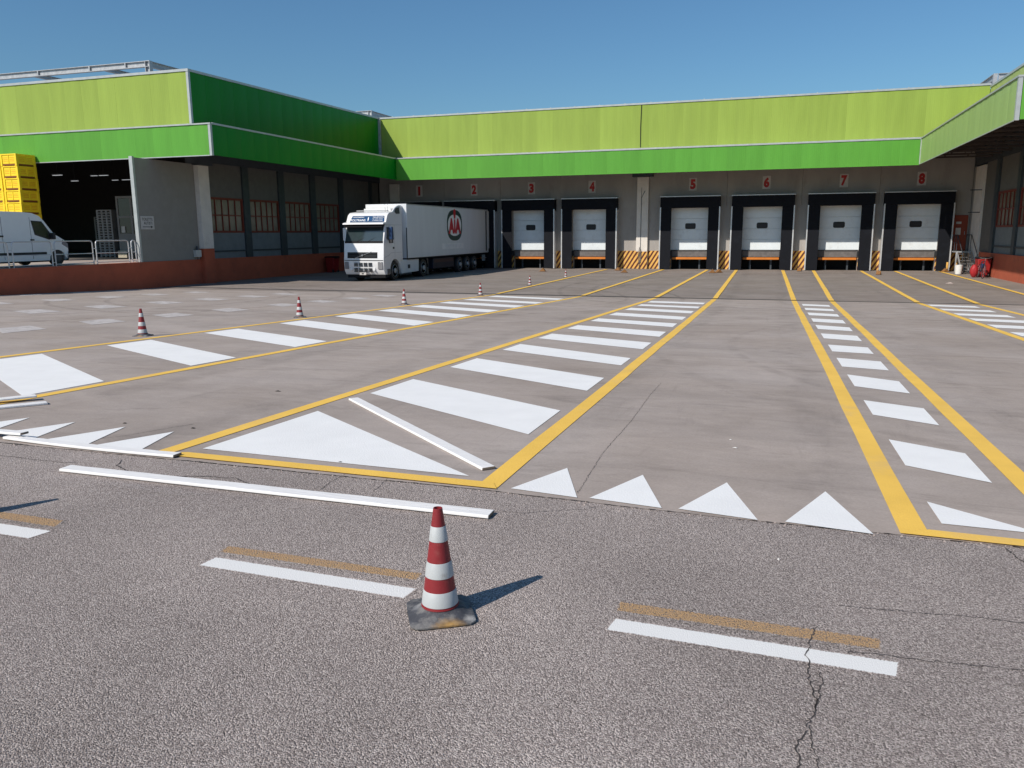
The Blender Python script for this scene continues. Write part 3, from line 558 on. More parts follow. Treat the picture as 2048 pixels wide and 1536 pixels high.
# canopy soffit and steelwork
part(wh, 'canopy_soffit', 'soffit', XL, XR, YB+.06, YW-.001, 7.02, 7.1)
b = MB()
for y in (49.6, 50.9, 52.2): b.box(XL+.1, XR-.1, y, y+.12, 6.82, 7.0)
for x in [XL+1.5+i*3.0 for i in range(12)]: b.box(x, x+.14, YB+.1, YW-.01, 6.5, 6.8)
b.build('canopy_beams', 'soffit', wh)
part(wh, 'roof', 'roof', XL-20, XR+22, YBU+.13, 95, 9.5, 9.7)
part(wh, 'rear_wall', 'wall', XL-20, XR+22, 94.7, 95, 0, 9.5); part(wh, 'inner_wall', 'interior', XL, XR+.3, YW+6, YW+6.2, 0, 7.0)
part(wh, 'inner_ceiling', 'interior', XL, XR+.3, YW+.302, YW+6, 6.9, 7.0)

# number plates above the docks
NL = ['dim plate with red number 1 in the shaded corner above the parked truck', 'plate with red number 2 above the dock holding the white trailer', 'plate with red number 3 above the first clear dock right of the truck', 'plate with red number 4 above the dock left of the pale pillar',
      'plate with red number 5 above the dock right of the pale pillar', 'plate with red number 6, second plate right of the pale pillar', 'plate with red number 7, third plate right of the pale pillar', 'plate with red number 8 above the dock beside the orange-red door']
for i, x in enumerate([-24.07, -19.93, -15.79, -11.63, -5.11, -.66, 3.77, 7.98]):
    e = empty('number_sign', (x, YW-.02, 5.34), NL[i], 'sign', 'dock number plates')
    MB().box(x-.24, x+.24, YW-.02, YW-.001, 4.95, 5.73).build('plate', 'signw', e, smooth=False)
    text(str(i+1), 'digit', 'red', e, (x, YW-.021, 5.34), (1, 0, 0), (0, 0, 1), .62, .34 if i else .17, .06, .004)

# loading docks
def dock_local():
    t = empty('loading_dock', (0, 0, 0)); L = dict(local=True)
    mb = MB().box(-1.85, 1.85, -.60, -.003, 3.87, 4.55); h = mb.build('head_curtain', 'curtain', t, bevel=.01, **L)
    MB().box(-1.88, 1.88, -.63, -.004, 4.555, 4.60).build('top_rail', 'alu', h, local=True)
    for s in (-1, 1):
        a, c = sorted((s*1.14, s*1.82))
        k = MB().prism([(a, .03), (c, .03), (c, 3.865), (a, 3.865)], 'y', -.60, -.57).build('side_curtain', 'curtain', t, **L)
        a, c = sorted((s*1.822, s*1.855)); MB().box(a, c, -.59, -.004, .03, 3.80).build('side_wall', 'alu', k, local=True)
        a, c = sorted((s*1.80, s*1.87)); MB().box(a, c, -.63, -.601, .03, 3.92).build('side_rail', 'alu', k, local=True)
    d0 = MB().box(-1.3, 1.3, .205, .22, 1.2, 3.98).build('door', 'door', t, **L)
    z = 1.235; hs = (.66, .66, .66, .70)
    for i, hh in enumerate(hs):
        MB().box(-1.24, 1.24, .16, .204, z, z+hh-.018).build('door_panel', 'door', d0, local=True, bevel=.006); z += hh
    w_ = MB(); w_.prism([(x, zz) for x, zz in rounded(-.33, .33, 2.56, 2.92, .09)], 'y', .145, .159); w_.build('door_window_frame', 'black', d0, local=True)
    w_ = MB(); w_.prism([(x, zz) for x, zz in rounded(-.26, .26, 2.63, 2.85, .05)], 'y', .140, .1445); w_.build('door_window', 'rubber', d0, local=True)
    MB().box(-1.24, 1.24, .15, .204, 1.19, 1.233).build('door_seal', 'rubber', d0, local=True)
    lv = MB().box(-1.12, 1.12, .05, .10, .80, 1.16).build('leveller', 'plate', t, **L)
    MB().box(-1.05, 1.05, .02, .5, 1.165, 1.188).build('leveller_deck', 'plate', lv, local=True)
    MB().box(-1.08, 1.10, -.10, .048, .63, .77).build('leveller_lip', 'lip', lv, local=True, bevel=.01)
    p = MB(); p.quad((-1.159, .30, 0), (1.159, .30, 0), (1.159, 1.4, 0), (-1.159, 1.4, 0)); p.quad((-1.159, 1.4, 0), (1.159, 1.4, 0), (1.159, 1.4, 1.1), (-1.159, 1.4, 1.1)); p.box(-1.22, -1.162, .3, 1.4, 0, 1.1); p.box(1.162, 1.22, .3, 1.4, 0, 1.1); p.box(-1.2, 1.2, .31, 1.4, 1.101, 1.12)
    p.build('pit', 'pitdark', t, **L)
    for s in (-1, 1): MB().box(s*1.22-.12, s*1.22+.12, -.12, -.03, .85, 1.18).build('bumper', 'rubber', t, bevel=.02, **L)
    for s in (-.9, .9): MB().box(s*.7-.05, s*.7+.05, .25, .29, .0, .6).build('pit_leg', 'dsteel', lv, local=True)
    return t
def rounded(x0, x1, z0, z1, r, k=4):
    P = []
    for cx, cz, a0 in ((x1-r, z1-r, 0), (x0+r, z1-r, 90), (x0+r, z0+r, 180), (x1-r, z0+r, 270)):
        for i in range(k+1): a = R(a0+90*i/k); P.append((cx+r*math.cos(a), cz+r*math.sin(a)))
    return P[::-1]
dk = dock_local()
dlab = ['loading dock 1 at the far left, mostly hidden behind the parked truck', 'loading dock 2 with the white trailer backed into its black shelter', 'loading dock 3, first one with its white door visible right of the truck', 'loading dock 4 just left of the pale pillar with the chain',
        'loading dock 5 just right of the pale pillar with the chain', 'loading dock 6 with closed white door, between docks 5 and 7', 'loading dock 7 with faint dark stain on its white door', 'loading dock 8 at the right beside the red side door']
for i, x in enumerate(DX):
    o = dk if i == 0 else copy_tree(dk)
    o.location = (x, YW, 0); tag(o, dlab[i], 'loading dock', 'black framed loading docks')
# ------------------------------------------------------------------ left wing
lw = empty('warehouse_wing', (XL, 34, 0), 'left warehouse wing with lime front cladding, green side cladding coloured dark for shade and an open front', 'warehouse')
def bays(parent, X, sgn, ys, wins, post_m='post'):
    """wall along Y; sgn=+1 faces +X"""
    def bx(name, m, y0, y1, z0, z1, o0, o1, par=parent):
        a, c = sorted((X+sgn*o0, X+sgn*o1)); return part(par, name, m, a, c, y0, y1, z0, z1)
    for (p0, p1) in ys: bx('steel_post', post_m, p0, p1, 1.2, 5.95, -.1, .10)
    for (y0, y1, glazed) in wins:
        if not glazed:
            bx('wall_panel', 'wingwall', y0, y1, 1.2, 5.95, -.1, -.03); continue
        bx('wall_panel', 'wingwall', y0, y1, 4.28, 5.95, -.1, 0)
        bx('low_wall_panel', 'lowpanel', y0, y1, 1.2, 2.5, -.1, 0)
        bx('pipe_rail', 'post', y0, y1, 1.52, 1.60, .002, .05)
        wn = bx('window', 'oframe', y0, y1, 4.17, 4.278, -.09, .03)
        b = MB(); a, c = sorted((X-sgn*.088, X+sgn*.028)); b.box(a, c, y0, y1, 2.502, 2.60); b.box(a, c, y0, y0+.09, 2.6, 4.169); b.box(a, c, y1-.09, y1, 2.6, 4.169); b.build('window_frame', 'oframe', wn, smooth=False)
        n_ = 5; st = (y1-y0-.18)/n_; a, c = sorted((X-sgn*.06, X+sgn*.01)); b = MB()
        for i in range(1, n_): b.box(a, c, y0+.09+i*st-.02, y0+.09+i*st+.02, 2.6, 4.168)
        b.box(a-.002, c+.002, y0+.09, y1-.09, 3.36, 3.42); b.build('glazing_bars', 'oframe', wn, smooth=False)
        for i in range(n_):
            for z0, z1 in ((2.6, 3.36), (3.42, 4.168)):
                a, c = sorted((X-sgn*.05, X-sgn*.04)); MB().box(a, c, y0+.092+i*st+.021, y0+.088+(i+1)*st-.021, z0+.002, z1-.002).build('pane', 'glass', wn, smooth=False)
part(lw, 'plinth_wall', 'orange', XL-.3, XL, 8, YW-.003, -.05, 1.2)
bays(lw, XL-.06, 1, [(37.1, 37.62), (40.4, 40.95), (43.72, 44.3), (47.15, 47.7), (51.4, 51.7)], [(34.22, 37.09, 1), (37.63, 40.39, 1), (40.96, 43.71, 1), (44.31, 47.14, 1), (47.71, 51.39, 0), (51.71, 52.89, 0)])
part(lw, 'frieze_beam', 'dsteel', XL-.16, XL+.06, 34.2, YW-.01, 5.955, 7.0)
part(lw, 'pillar', 'pillar', XL-.4, XL+.22, 33.42, 34.19, 1.72, 5.75, .01); part(lw, 'pillar_foot', 'orange', XL-.4, XL+.22, 33.42, 34.19, -.02, 1.718, .01)
part(lw, 'pillar_bracket', 'dsteel', XL-.4, XL+.4, 33.3, 34.3, 5.76, 6.5)
part(lw, 'screen_wall', 'greypanel', XL-.14, XL-.04, 29.52, 33.40, 1.202, 5.80); part(lw, 'screen_post', 'trim', XL-.18, XL+.0, 29.40, 29.515, 1.202, 5.84)
# cladding
run(lw, -62, XC-.12, YC, 'x', ZB, ZC, 'green', -1); run(lw, -62, XU-.1, YU, 'x', ZC+.2, ZUF, 'lime', -1)
run(lw, YC+.12, YB-.02, XC, 'y', ZB, ZC, 'shaded_green2', 1); run(lw, YU+.12, YBU-.02, XU, 'y', ZC+.2, ZUF, 'darkgreen', 1, z1b=ZUB-.005)
flash(lw, -62, XC+.05, YC-.05, YC+.13, ZC+.003, .06); flash(lw, XC-.13, XC+.05, YC+.131, YB-.045, ZC+.003, .08)
flash(lw, -62, XU+.05, YU-.05, YU+.12, ZUF+.003, .11); flash(lw, XU-.12, XU+.05, YU+.121, YBU-.06, ZUF+.003, .11, z2=ZUB+.003)
flash(lw, -62, XC-.1, YC-.03, YC-.006, ZB-.04, .04, 'trim')
part(lw, 'corner_trim', 'trim', XC-.09, XC+.03, YC-.03, YC+.10, ZB-.03, ZC); part(lw, 'corner_trim', 'trim', XU-.09, XU+.03, YU-.03, YU+.10, ZC+.1, ZUF)
part(lw, 'corner_trim', 'steel', XU-.02, XU+.16, YBU-.2, YBU-.06, ZC+.2, ZUB-.01)
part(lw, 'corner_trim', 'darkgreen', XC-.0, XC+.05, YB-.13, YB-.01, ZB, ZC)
part(lw, 'canopy_top', 'steel', -62, XC-.14, YC+.14, YU-.052, ZC-.02, ZC+.06); part(lw, 'canopy_top', 'steel', XU+.051, XC-.14, YU-.05, YB+.1, ZC-.02, ZC+.06)
part(lw, 'fascia_foot', 'steel', -62, XU, YU-.04, YU-.001, ZC+.06, ZC+.197); part(lw, 'fascia_foot', 'steel', XU+.001, XU+.04, YU-.04, YBU-.06, ZC+.06, ZC+.197)
part(lw, 'canopy_soffit', 'soffit', -62, XC-.06, YC+.06, 33.8, 7.02, 7.1); part(lw, 'canopy_soffit', 'soffit', XL-.1, XC-.06, 33.801, YB+.05, 7.02, 7.1)
b = MB()
for y in [31.2+i*1.6 for i in range(11)]: b.box(XL+.07, XC-.08, y, y+.12, 6.75, 7.0)
for x in (-26.2, -24.8): b.box(x, x+.12, YC+.1, YB, 6.55, 6.74)
b.build('canopy_beams', 'soffit', lw)
part(lw, 'roof', 'roof', -62, XU-.13, YU+.13, YBU, 9.3, 9.45)
# hall behind the open front
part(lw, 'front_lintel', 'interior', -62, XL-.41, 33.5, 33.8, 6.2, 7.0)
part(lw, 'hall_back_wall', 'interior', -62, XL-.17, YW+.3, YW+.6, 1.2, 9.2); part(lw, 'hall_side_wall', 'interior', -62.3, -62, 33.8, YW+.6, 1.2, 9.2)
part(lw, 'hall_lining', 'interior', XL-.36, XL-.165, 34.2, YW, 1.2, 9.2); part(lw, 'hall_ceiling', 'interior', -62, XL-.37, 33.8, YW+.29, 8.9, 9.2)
part(lw, 'wall_panel', 'greypanel', -62, XL-.41, 33.8, 33.9, 7.101, 9.3)
dk_ = MB(); dk_.box(-120, XL-.301, 8, 33.4, -.1, 1.199); deck = tag(dk_.build('loading_platform', 'deck', smooth=False), kind='structure')
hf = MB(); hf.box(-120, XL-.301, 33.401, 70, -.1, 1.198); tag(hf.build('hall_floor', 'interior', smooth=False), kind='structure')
# ------------------------------------------------------------------ right wing
rw = empty('warehouse_wing', (XR, 36, 0), 'right warehouse wing with pale green canopy band over an orange plinth wall', 'warehouse')
part(rw, 'plinth_wall', 'orange', XR, XR+.3, 8, 49.6, -.05, 1.2)
bays(rw, XR+.12, -1, [(43.1, 43.6), (39.7, 40.2), (36.3, 36.8), (32.9, 33.4), (29.6, 30.0), (47.1, 47.7)], [(43.61, 47.09, 1), (40.21, 43.09, 1), (36.81, 39.69, 1), (33.41, 36.29, 1), (30.01, 32.89, 1), (47.71, 50.3, 0)])
part(rw, 'pillar', 'pillar', XR+.03, XR+.3, 50.31, 52.2, 0, 5.85); part(rw, 'wall_panel', 'wall', XR+.08, XR+.3, 52.21, YW-.003, 0, 5.9)
part(rw, 'frieze_beam', 'dsteel', XR+.08, XR+.3, 30, YW-.01, 5.955, 7.0)
run(rw, YC+.12, YB-.02, XRC, 'y', ZB, ZC, 'green_side', -1); run(rw, XRC+.12, 40, YC, 'x', ZB, ZC, 'green', -1)
run(rw, YU+.12, YBU-.02, XRU, 'y', ZC+.2, ZUF+.12, 'limeside', -1); run(rw, XRU+.12, 40, YU, 'x', ZC+.2, ZUF+.12, 'lime', -1)
flash(rw, XRC-.05, XRC+.13, YC+.131, YB-.045, ZC+.003, .06); flash(rw, XRC-.05, 40, YC-.05, YC+.13, ZC+.003, .06)
flash(rw, XRU-.05, XRU+.12, YU+.121, YBU-.06, ZUF+.123, .11); flash(rw, XRU-.05, 40, YU-.05, YU+.12, ZUF+.123, .11)
flash(rw, XRC-.03, XRC-.006, YC+.14, YB-.04, ZB-.04, .04, 'trim')
part(rw, 'corner_trim', 'trim', XRC-.03, XRC+.10, YC-.03, YC+.10, ZB-.03, ZC); part(rw, 'corner_trim', 'trim', XRU-.03, XRU+.14, YU-.03, YU+.10, ZC+.1, ZUF+.12)
part(rw, 'corner_trim', 'trim', XRC-.05, XRC-.006, YB-.16, YB-.06, ZB, ZC)
part(rw, 'canopy_top', 'steel', XRC+.14, 40, YC+.14, YU-.052, ZC-.02, ZC+.06); part(rw, 'canopy_top', 'steel', XRC+.14, XRU-.051, YU-.05, YB+.1, ZC-.02, ZC+.06)
part(rw, 'fascia_foot', 'steel', XRU-.04, XRU-.001, YU-.04, YBU-.06, ZC+.06, ZC+.197)
part(rw, 'canopy_soffit', 'soffit', XRC+.06, 40, YC+.06, 33.8, 7.02, 7.1); part(rw, 'canopy_soffit', 'soffit', XRC+.06, XR+.3, 33.801, YB+.05, 7.02, 7.1)
b = MB()
for y in [31.4+i*1.75 for i in range(11)]:
    b.box(XRC+.08, XR+.07, y, y+.10, 6.9, 7.0); b.box(XRC+.08, XR+.07, y, y+.10, 6.15, 6.24)
    x = XRC+.1; k = 0
    while x < XR-.3:
        za, zc = (6.24, 6.9) if k % 2 == 0 else (6.9, 6.24); b.tube([(x, y+.05, za), (x+.55, y+.05, zc)], .025, 4); x += .55; k += 1
b.build('canopy_trusses', 'soffit', rw)
part(rw, 'roof', 'roof', XRU+.13, 40, YU+.13, YBU, 9.3, 9.45); part(rw, 'wall_panel', 'wall', XR+.301, 40, 33.8, 34.1, 0, 9.3)

for z in (3.3, 4.5):
    part(rw, 'bracket_arm', 'dsteel', XR-.55, XR+.02, 50.36, 50.42, z, z+.05)
# rooftop steel frames
def ibeam(mb, a, c, ax, o, z0, h, f=.2, t=.03):
    """I-beam along ax ('x' or 'y') from a to c; o = other coordinate of web"""
    def bx(p0, p1, q0, q1, z0_, z1_): mb.box(p0, p1, q0, q1, z0_, z1_) if ax == 'x' else mb.box(q0, q1, p0, p1, z0_, z1_)
    bx(a, c, o-f/2, o+f/2, z0, z0+t); bx(a, c, o-f/2, o+f/2, z0+h-t, z0+h); bx(a, c, o-.01, o+.01, z0+t, z0+h-t)
def stiff(mb, p, ax, o, z0, h, f=.2, t=.03):
    if ax == 'x': mb.box(p-.035, p+.035, o-f/2, o-.011, z0+t, z0+h-t)
    else: mb.box(o-f/2, o-.011, p-.035, p+.035, z0+t, z0+h-t)
def frame(x0, x1, y0, y1, z0, h, zr, label, stiffs, cross):
    e = empty('roof_frame', (x1, y0, zr), label, 'steel frame', 'steel frames standing on the roofs')
    b = MB(); ibeam(b, x0, x1-.16, 'x', y0, z0, h); [stiff(b, s, 'x', y0, z0, h) for s in stiffs]; b.build('beam', 'steel', e, smooth=False)
    b = MB(); ibeam(b, y0+.16, y1-.16, 'y', x1, z0, h); b.build('beam', 'steel', e, smooth=False)
    b = MB(); ibeam(b, x0, x1-.16, 'x', y1, z0, h); b.build('beam', 'steel', e, smooth=False)
    for c in cross: b = MB(); ibeam(b, y0+.11, y1-.11, 'y', c, z0-.0, h*.7); b.build('cross_beam', 'steel', e, smooth=False)
    for x, y in ((x1, y0), (x1, y1), (x0+.2, y0), (x0+.2, y1)):
        b = MB(); b.box(x-.15, x-.12, y-.12, y+.12, zr, z0+h); b.box(x+.12, x+.15, y-.12, y+.12, zr, z0+h); b.box(x-.12, x+.12, y-.012, y+.012, zr, z0+h); b.box(x-.119, x+.119, y-.119, y-.013, z0, z0+.03); b.box(x-.119, x+.119, y-.119, y-.013, z0+h-.03, z0+h)
        b.build('post', 'steel', e, smooth=False)
    return e
frame(-60, -31.65, 36, 41, 11.06, .30, 9.45, 'grey steel beam frame on the roof of the left wing', (-33.1, -35.5, -39.1, -43, -47, -51), (-34.6, -39.5, -46))
frame(-39, -29.3, 56, 60, 11.10, .36, 9.7, 'pale steel frame on the roof behind the inner left corner', (-31.2, -33.5, -36), (-33, -36))
frame(14, 24, 52.5, 57, 10.3, .44, 9.7, 'steel frame on the roof behind the right corner', (16, 18), (17,)).location.x += 0
e = empty('roof_frame', (10.75, 50.6, 9.7), 'small angled steel frame on the roof beyond the right corner', 'steel frame', 'steel frames standing on the roofs')
b = MB(); ibeam(b, 10.9, 15, 'x', 50.6, 10.2, .36); b.build('beam', 'steel', e, smooth=False)
b = MB(); ibeam(b, 50.8, 56, 'y', 10.75, 10.2, .36); b.build('beam', 'steel', e, smooth=False)
for x, y in ((10.75, 50.6), (12.5, 50.6), (10.75, 56)): b = MB().box(x-.1, x+.1, y-.1, y+.1, 9.7, 10.56); b.build('post', 'steel', e, smooth=False)

# ------------------------------------------------------------------ things by the left wing
e = empty('direction_sign', (XL, 29.98, 2.95), 'small rectangular sign reading TOILETTE AUTISTI with an arrow, on the grey screen wall', 'sign')
MB().box(XL-.039, XL-.015, 29.6, 30.42, 2.66, 3.25).build('plate', 'signw', e, smooth=False)
text('TOILETTE', 'lettering', 'black', e, (XL-.014, 30.01, 3.11), (0, 1, 0), (0, 0, 1), .13, .66, .01, .002)
text('AUTISTI', 'lettering', 'black', e, (XL-.014, 30.04, 2.94), (0, 1, 0), (0, 0, 1), .13, .52, .01, .002)
b = MB(); b.box(XL-.014, XL-.012, 29.7, 30.22, 2.755, 2.785); b.add([(XL-.012, 30.2, 2.71), (XL-.012, 30.33, 2.77), (XL-.012, 30.2, 2.83)], [(0, 1, 2)]); b.build('arrow', 'black', e, smooth=False)
e = empty('extinguisher_box', (XL, 33.1, 1.21), 'pale extinguisher box hanging at the foot of the grey screen wall', 'extinguisher')
MB().box(XL-.038, XL+.16, 32.92, 33.28, 1.32, 1.66).build('box', 'ext', e, bevel=.015); MB().lathe([(.05, 1.66), (.06, 1.7), (.055, 1.8), (.02, 1.86)], (XL+.06, 33.1, 0), 12).build('bottle', 'dsteel', e)
MB().tube([(XL+.06, 33.1, 1.2), (XL+.06, 33.1, 1.32)], .02, 6).build('bracket', 'dsteel', e)
# railings on the platform edge
def railing(y0, y1, lab):
    x = XL-.22; e = empty('railing', (x, (y0+y1)/2, 1.2), lab, 'railing', 'tubular railings on the platform edge')
    r = .12; zt = 2.18; P = [(x, y0, 1.2)]+[(x, y0, zt-r)]+[(x, y0+r-r*math.cos(a), zt-r+r*math.sin(a)) for a in (R(30), R(60), R(90))]+[(x, y1-r+r*math.sin(a), zt-r+r*math.cos(a)) for a in (0, R(30), R(60), R(90))]+[(x, y1, 1.2)]
    MB().tube(P, .026, 8).build('hoop', 'alu', e)
    MB().tube([(x, y0, 1.66), (x, y1, 1.66)], .018, 6).build('middle_rail', 'alu', e); MB().tube([(x, y0, 1.27), (x, y1, 1.27)], .018, 6).build('bottom_rail', 'alu', e)
    b = MB(); [b.tube([(x, y1, z), (x, y1+.16, z)], .014, 6) for z in (1.34, 1.86)]; b.build('link', 'alu', e)
for y0, y1, lab in ((17.6, 19.2, 'hoop railing nearest the left picture edge'), (19.4, 21.0, 'hoop railing before the van doors, near the left edge'), (21.2, 22.95, 'hoop railing in front of the van body'), (23.15, 24.9, 'hoop railing in front of the van front door'), (25.05, 26.95, 'hoop railing at the nose of the van'),
                    (27.13, 28.95, 'hoop railing before the dark hall opening'), (29.12, 29.36, 'narrow hoop railing against the pale screen post')):
    railing(y0, y1, lab)
# van
def van():
    """nose towards the hall (+y); the side we see faces +x"""
    x1, x0 = -28.0, -29.98; e = empty('van', (-29, 23.3, 1.2), 'white panel van parked on the left platform in front of the yellow crates', 'van')
    arch = lambda cy: [(cy+.40*math.cos(a), 1.42+.42*math.sin(a)) for a in [R(k) for k in range(0, 181, 20)]]
    prof = [(26.19, 1.50), (26.25, 1.80), (26.24, 2.02), (26.10, 2.22), (25.90, 2.33), (25.62, 2.48), (25.20, 3.0), (25.0, 3.18), (24.7, 3.285), (24.2, 3.32), (20.8, 3.34), (20.62, 3.2), (20.58, 1.55), (20.7, 1.42)]
    poly = prof+arch(21.9)[::-1]+arch(25.72)[::-1]+[(26.1, 1.42)]
    body = MB().prism(poly, 'x', x0, x1).build('body', 'van', e, bevel=.06, seg=3)
    MB().prism([(24.6, 3.0), (25.1, 2.97), (25.46, 2.5), (25.5, 2.28), (25.36, 2.25), (24.72, 2.44)], 'x', x1+.001, x1+.006).build('window_surround', 'rubber', e)
    MB().prism([(24.64, 2.96), (25.08, 2.93), (25.30, 2.63), (25.36, 2.31), (24.76, 2.48)], 'x', x1+.0062, x1+.009).build('side_window', 'vanglass', e)
    ws = MB(); ws.add([(x0+.14, 25.24, 3.01), (x1-.14, 25.24, 3.01), (x1-.10, 25.65, 2.50), (x0+.10, 25.65, 2.50)], [(3, 2, 1, 0)]); ws.build('windscreen', 'vanglass', e)
    MB().box(x1+.001, x1+.025, 21.4+.95, 25.18, 1.66, 1.76).build('side_moulding', 'rubber', e, bevel=.008)
    MB().box(x1+.001, x1+.03, 23.1, 23.32, 2.36, 2.42).build('door_handle', 'rubber', e); MB().box(x1+.001, x1+.03, 24.5, 24.66, 2.22, 2.27).build('door_handle', 'rubber', e)
    for y in (24.55, 23.3, 21.95): MB().box(x1+.0005, x1+.003, y-.007, y+.007, 1.5, 3.12).build('door_gap', 'dsteel', e)
    MB().box(x1+.0005, x1+.003, 21.95, 24.55, 2.15, 2.165).build('slide_rail', 'dsteel', e)
    MB().box(x1+.03, x1+.22, 25.40, 25.52, 2.26, 2.52).build('wing_mirror', 'rubber', e, bevel=.03); MB().box(x0-.22, x0-.03, 25.40, 25.52, 2.26, 2.52).build('wing_mirror', 'rubber', e, bevel=.03)
    MB().box(x0+.05, x1-.05, 26.12, 26.3, 1.38, 1.62).build('front_bumper', 'rubber', e, bevel=.03)
    MB().prism([(26.26, 1.88), (26.26, 2.08), (26.0, 2.24), (25.95, 2.06)], 'x', x1-.2, x1+.004).build('headlight', 'lamp', e, bevel=.01)
    MB().box(x0+.2, x1-.2, 20.9, 26.0, 1.36, 1.44).build('underbody', 'chassis', e)
    for y in (25.72, 21.9):
        for a, s_ in ((x1-.24, 1), (x0+.02, -1)):
            w_ = MB().lathe([(.20, a), (.30, a), (.325, a+.03), (.325, a+.19), (.30, a+.22)], (0, y, 1.2+.325), 24, 'x').build('wheel', 'rubber', e)
            xx = a+.222 if s_ > 0 else a-.012
            MB().lathe([(.185, xx), (.18, xx+.008), (.04, xx+.01)], (0, y, 1.2+.325), 16, 'x').build('wheel_rim', 'dsteel', w_)
van()
# yellow bulk crates
def crate():
    e = empty('bulk_crate', (0, 0, 0)); W, D, H_ = 1.0, 1.05, .555
    b = MB(); b.box(-W/2+.03, W/2-.03, -D/2+.03, D/2-.03, .10, .50); 
    b.build('body', 'crate', e, local=True, bevel=.008)
    b = MB(); b.box(-W/2, W/2, -D/2, -D/2+.04, .50, H_); b.box(-W/2, W/2, D/2-.04, D/2, .50, H_); b.box(-W/2, -W/2+.04, -D/2+.04, D/2-.04, .50, H_); b.box(W/2-.04, W/2, -D/2+.04, D/2-.04, .50, H_); b.build('rim', 'crate', e, local=True, bevel=.006)
    for sx in (-1, 1):
        for sy in (-1, 1):
            x, y = sx*(W/2-.055), sy*(D/2-.055); MB().box(x-.055, x+.055, y-.055, y+.055, .0, .499).build('corner_post', 'crate', e, local=True, bevel=.008)
    for sx in (-1, 1): MB().box(sx*(W/2-.14)-.03, sx*(W/2-.14)+.03, -D/2+.03, D/2-.03, .0, .028).build('skid', 'crateo', e, local=True)
    b = MB(); b.box(-W/2+.115, W/2-.115, -D/2+.035, D/2-.035, .03, .098); b.box(-W/2+.035, -W/2+.114, -D/2+.13, D/2-.13, .03, .098); b.box(W/2-.114, W/2-.035, -D/2+.13, D/2-.13, .03, .098); b.build('fork_recess', 'crateslot', e, local=True)
    b = MB(); b2 = MB()
    for k in range(3):
        z = .22+k*.075
        for x0, x1 in ((-.33, -.06), (.06, .33)): b.box(x0, x1, -D/2+.024, -D/2+.0285, z, z+.02); b2.box(W/2-.0285, W/2-.024, x0*1.05, x1*1.05, z, z+.02)
    b.build('vent_slots', 'crateo', e, local=True); b2.build('vent_slots', 'crateo', e, local=True)
    MB().box(-.012, .012, -D/2+.012, -D/2+.029, .12, .49).build('rib', 'crate', e, local=True); MB().box(W/2-.029, W/2-.012, -.012, .012, .12, .49).build('rib', 'crate', e, local=True)
    return e
cr0 = crate(); first = True; NR = ['topmost', 'second from top', 'third from top', 'fourth from top', 'fifth from top', 'sixth from top', 'seventh from top', 'eighth from top', 'lowest']
for c, cn in enumerate(('right-hand', 'left-hand')):
    for k in range(9):
        o = cr0 if first else copy_tree(cr0); first = False
        o.location = (-34.5-c*1.03+random.uniform(-.015, .015), 30.03+random.uniform(-.015, .015), 1.2+k*.556)
        tag(o, 'yellow plastic bulk crate, %s of the %s stack behind the van' % (NR[8-k], cn), 'crate', 'yellow bulk crates stacked on the platform')
# things in the hall
e = empty('site_cabin', (-33.3, 36.5, 1.2), 'pale cabin with tall windows just inside the dark hall', 'cabin')
MB().box(-34.7, -31.0, 36, 36.06, 1.2, 2.5).build('wall', 'cabin', e, smooth=False); b = MB()
for x in (-34.7, -33.75, -32.8, -31.9, -31.0): b.box(x, x+.12, 36, 36.06, 2.502, 4.4)
b.box(-34.7, -30.88, 36, 36.06, 4.402, 4.52); b.box(-34.6, -30.9, 35.99, 35.998, 3.35, 3.45); b.build('window_frame', 'cabin', e, smooth=False)
for x in (-34.57, -33.62, -32.67, -31.77): MB().box(x, x+.8, 36.03, 36.04, 2.51, 4.39).build('pane', 'cabglass', e, smooth=False)
MB().box(-34.7, -30.9, 36.07, 39, 4.3, 4.4).build('roof', 'cabin', e, smooth=False); MB().box(-34.45, -34.2, 36.0-.012, 35.999, 2.55, 2.9).build('notice', 'signw', e, smooth=False)
def stack(cx, cy, n_, w_, lab, cols=3):
    e = empty('tray_stack', (cx, cy, 1.2), lab, 'tray stack', 'stacks of pale trays in the hall'); h = .145
    for k in range(n_):
        b = MB(); z = 1.2+k*h; b.box(cx-w_/2, cx+w_/2, cy, cy+1.0, z+.085, z+h-.002)
        for j in range(cols+1): x = cx-w_/2+j*(w_-.1)/cols; b.box(x, x+.12, cy, cy+1.0, z, z+.084)
        b.build('tray', 'palette', e, smooth=False)
stack(-35.6, 36, 18, 1.05, 'nearer stack of pale slotted trays beside the cabin in the hall'); stack(-43.9, 44, 17, 1.0, 'farther dim stack of pale trays deep in the hall')
e = empty('carton', (-33.7, 35.4, 1.2), 'small beige carton on the floor before the cabin', 'box'); MB().box(-34.0, -33.4, 35.1, 35.6, 1.2, 1.58).build('box', 'beige', e, bevel=.01); MB().box(-34.01, -33.39, 35.33, 35.37, 1.2, 1.586).build('tape', 'signw', e)
LL = ['long lit tube nearest the yellow crates, left of the hall opening', 'short lit tube just right of the one nearest the crates', 'dim lit tube low beside the pair in the middle of the hall', 'lit tube in the middle group of the hall ceiling, upper left', 'deep lit tube in the left rear of the hall',
      'long deep lit tube in the left rear of the hall', 'lit tube closest to the pale screen post', 'short lit tube left of the one by the screen post', 'long lit tube left of the screen post, in the deep row', 'lit tube of the deepest row, right end of a close pair', 'shorter lit tube of the deepest row, beside its twin', 'longest lit tube at the very back of the hall']
k = 0
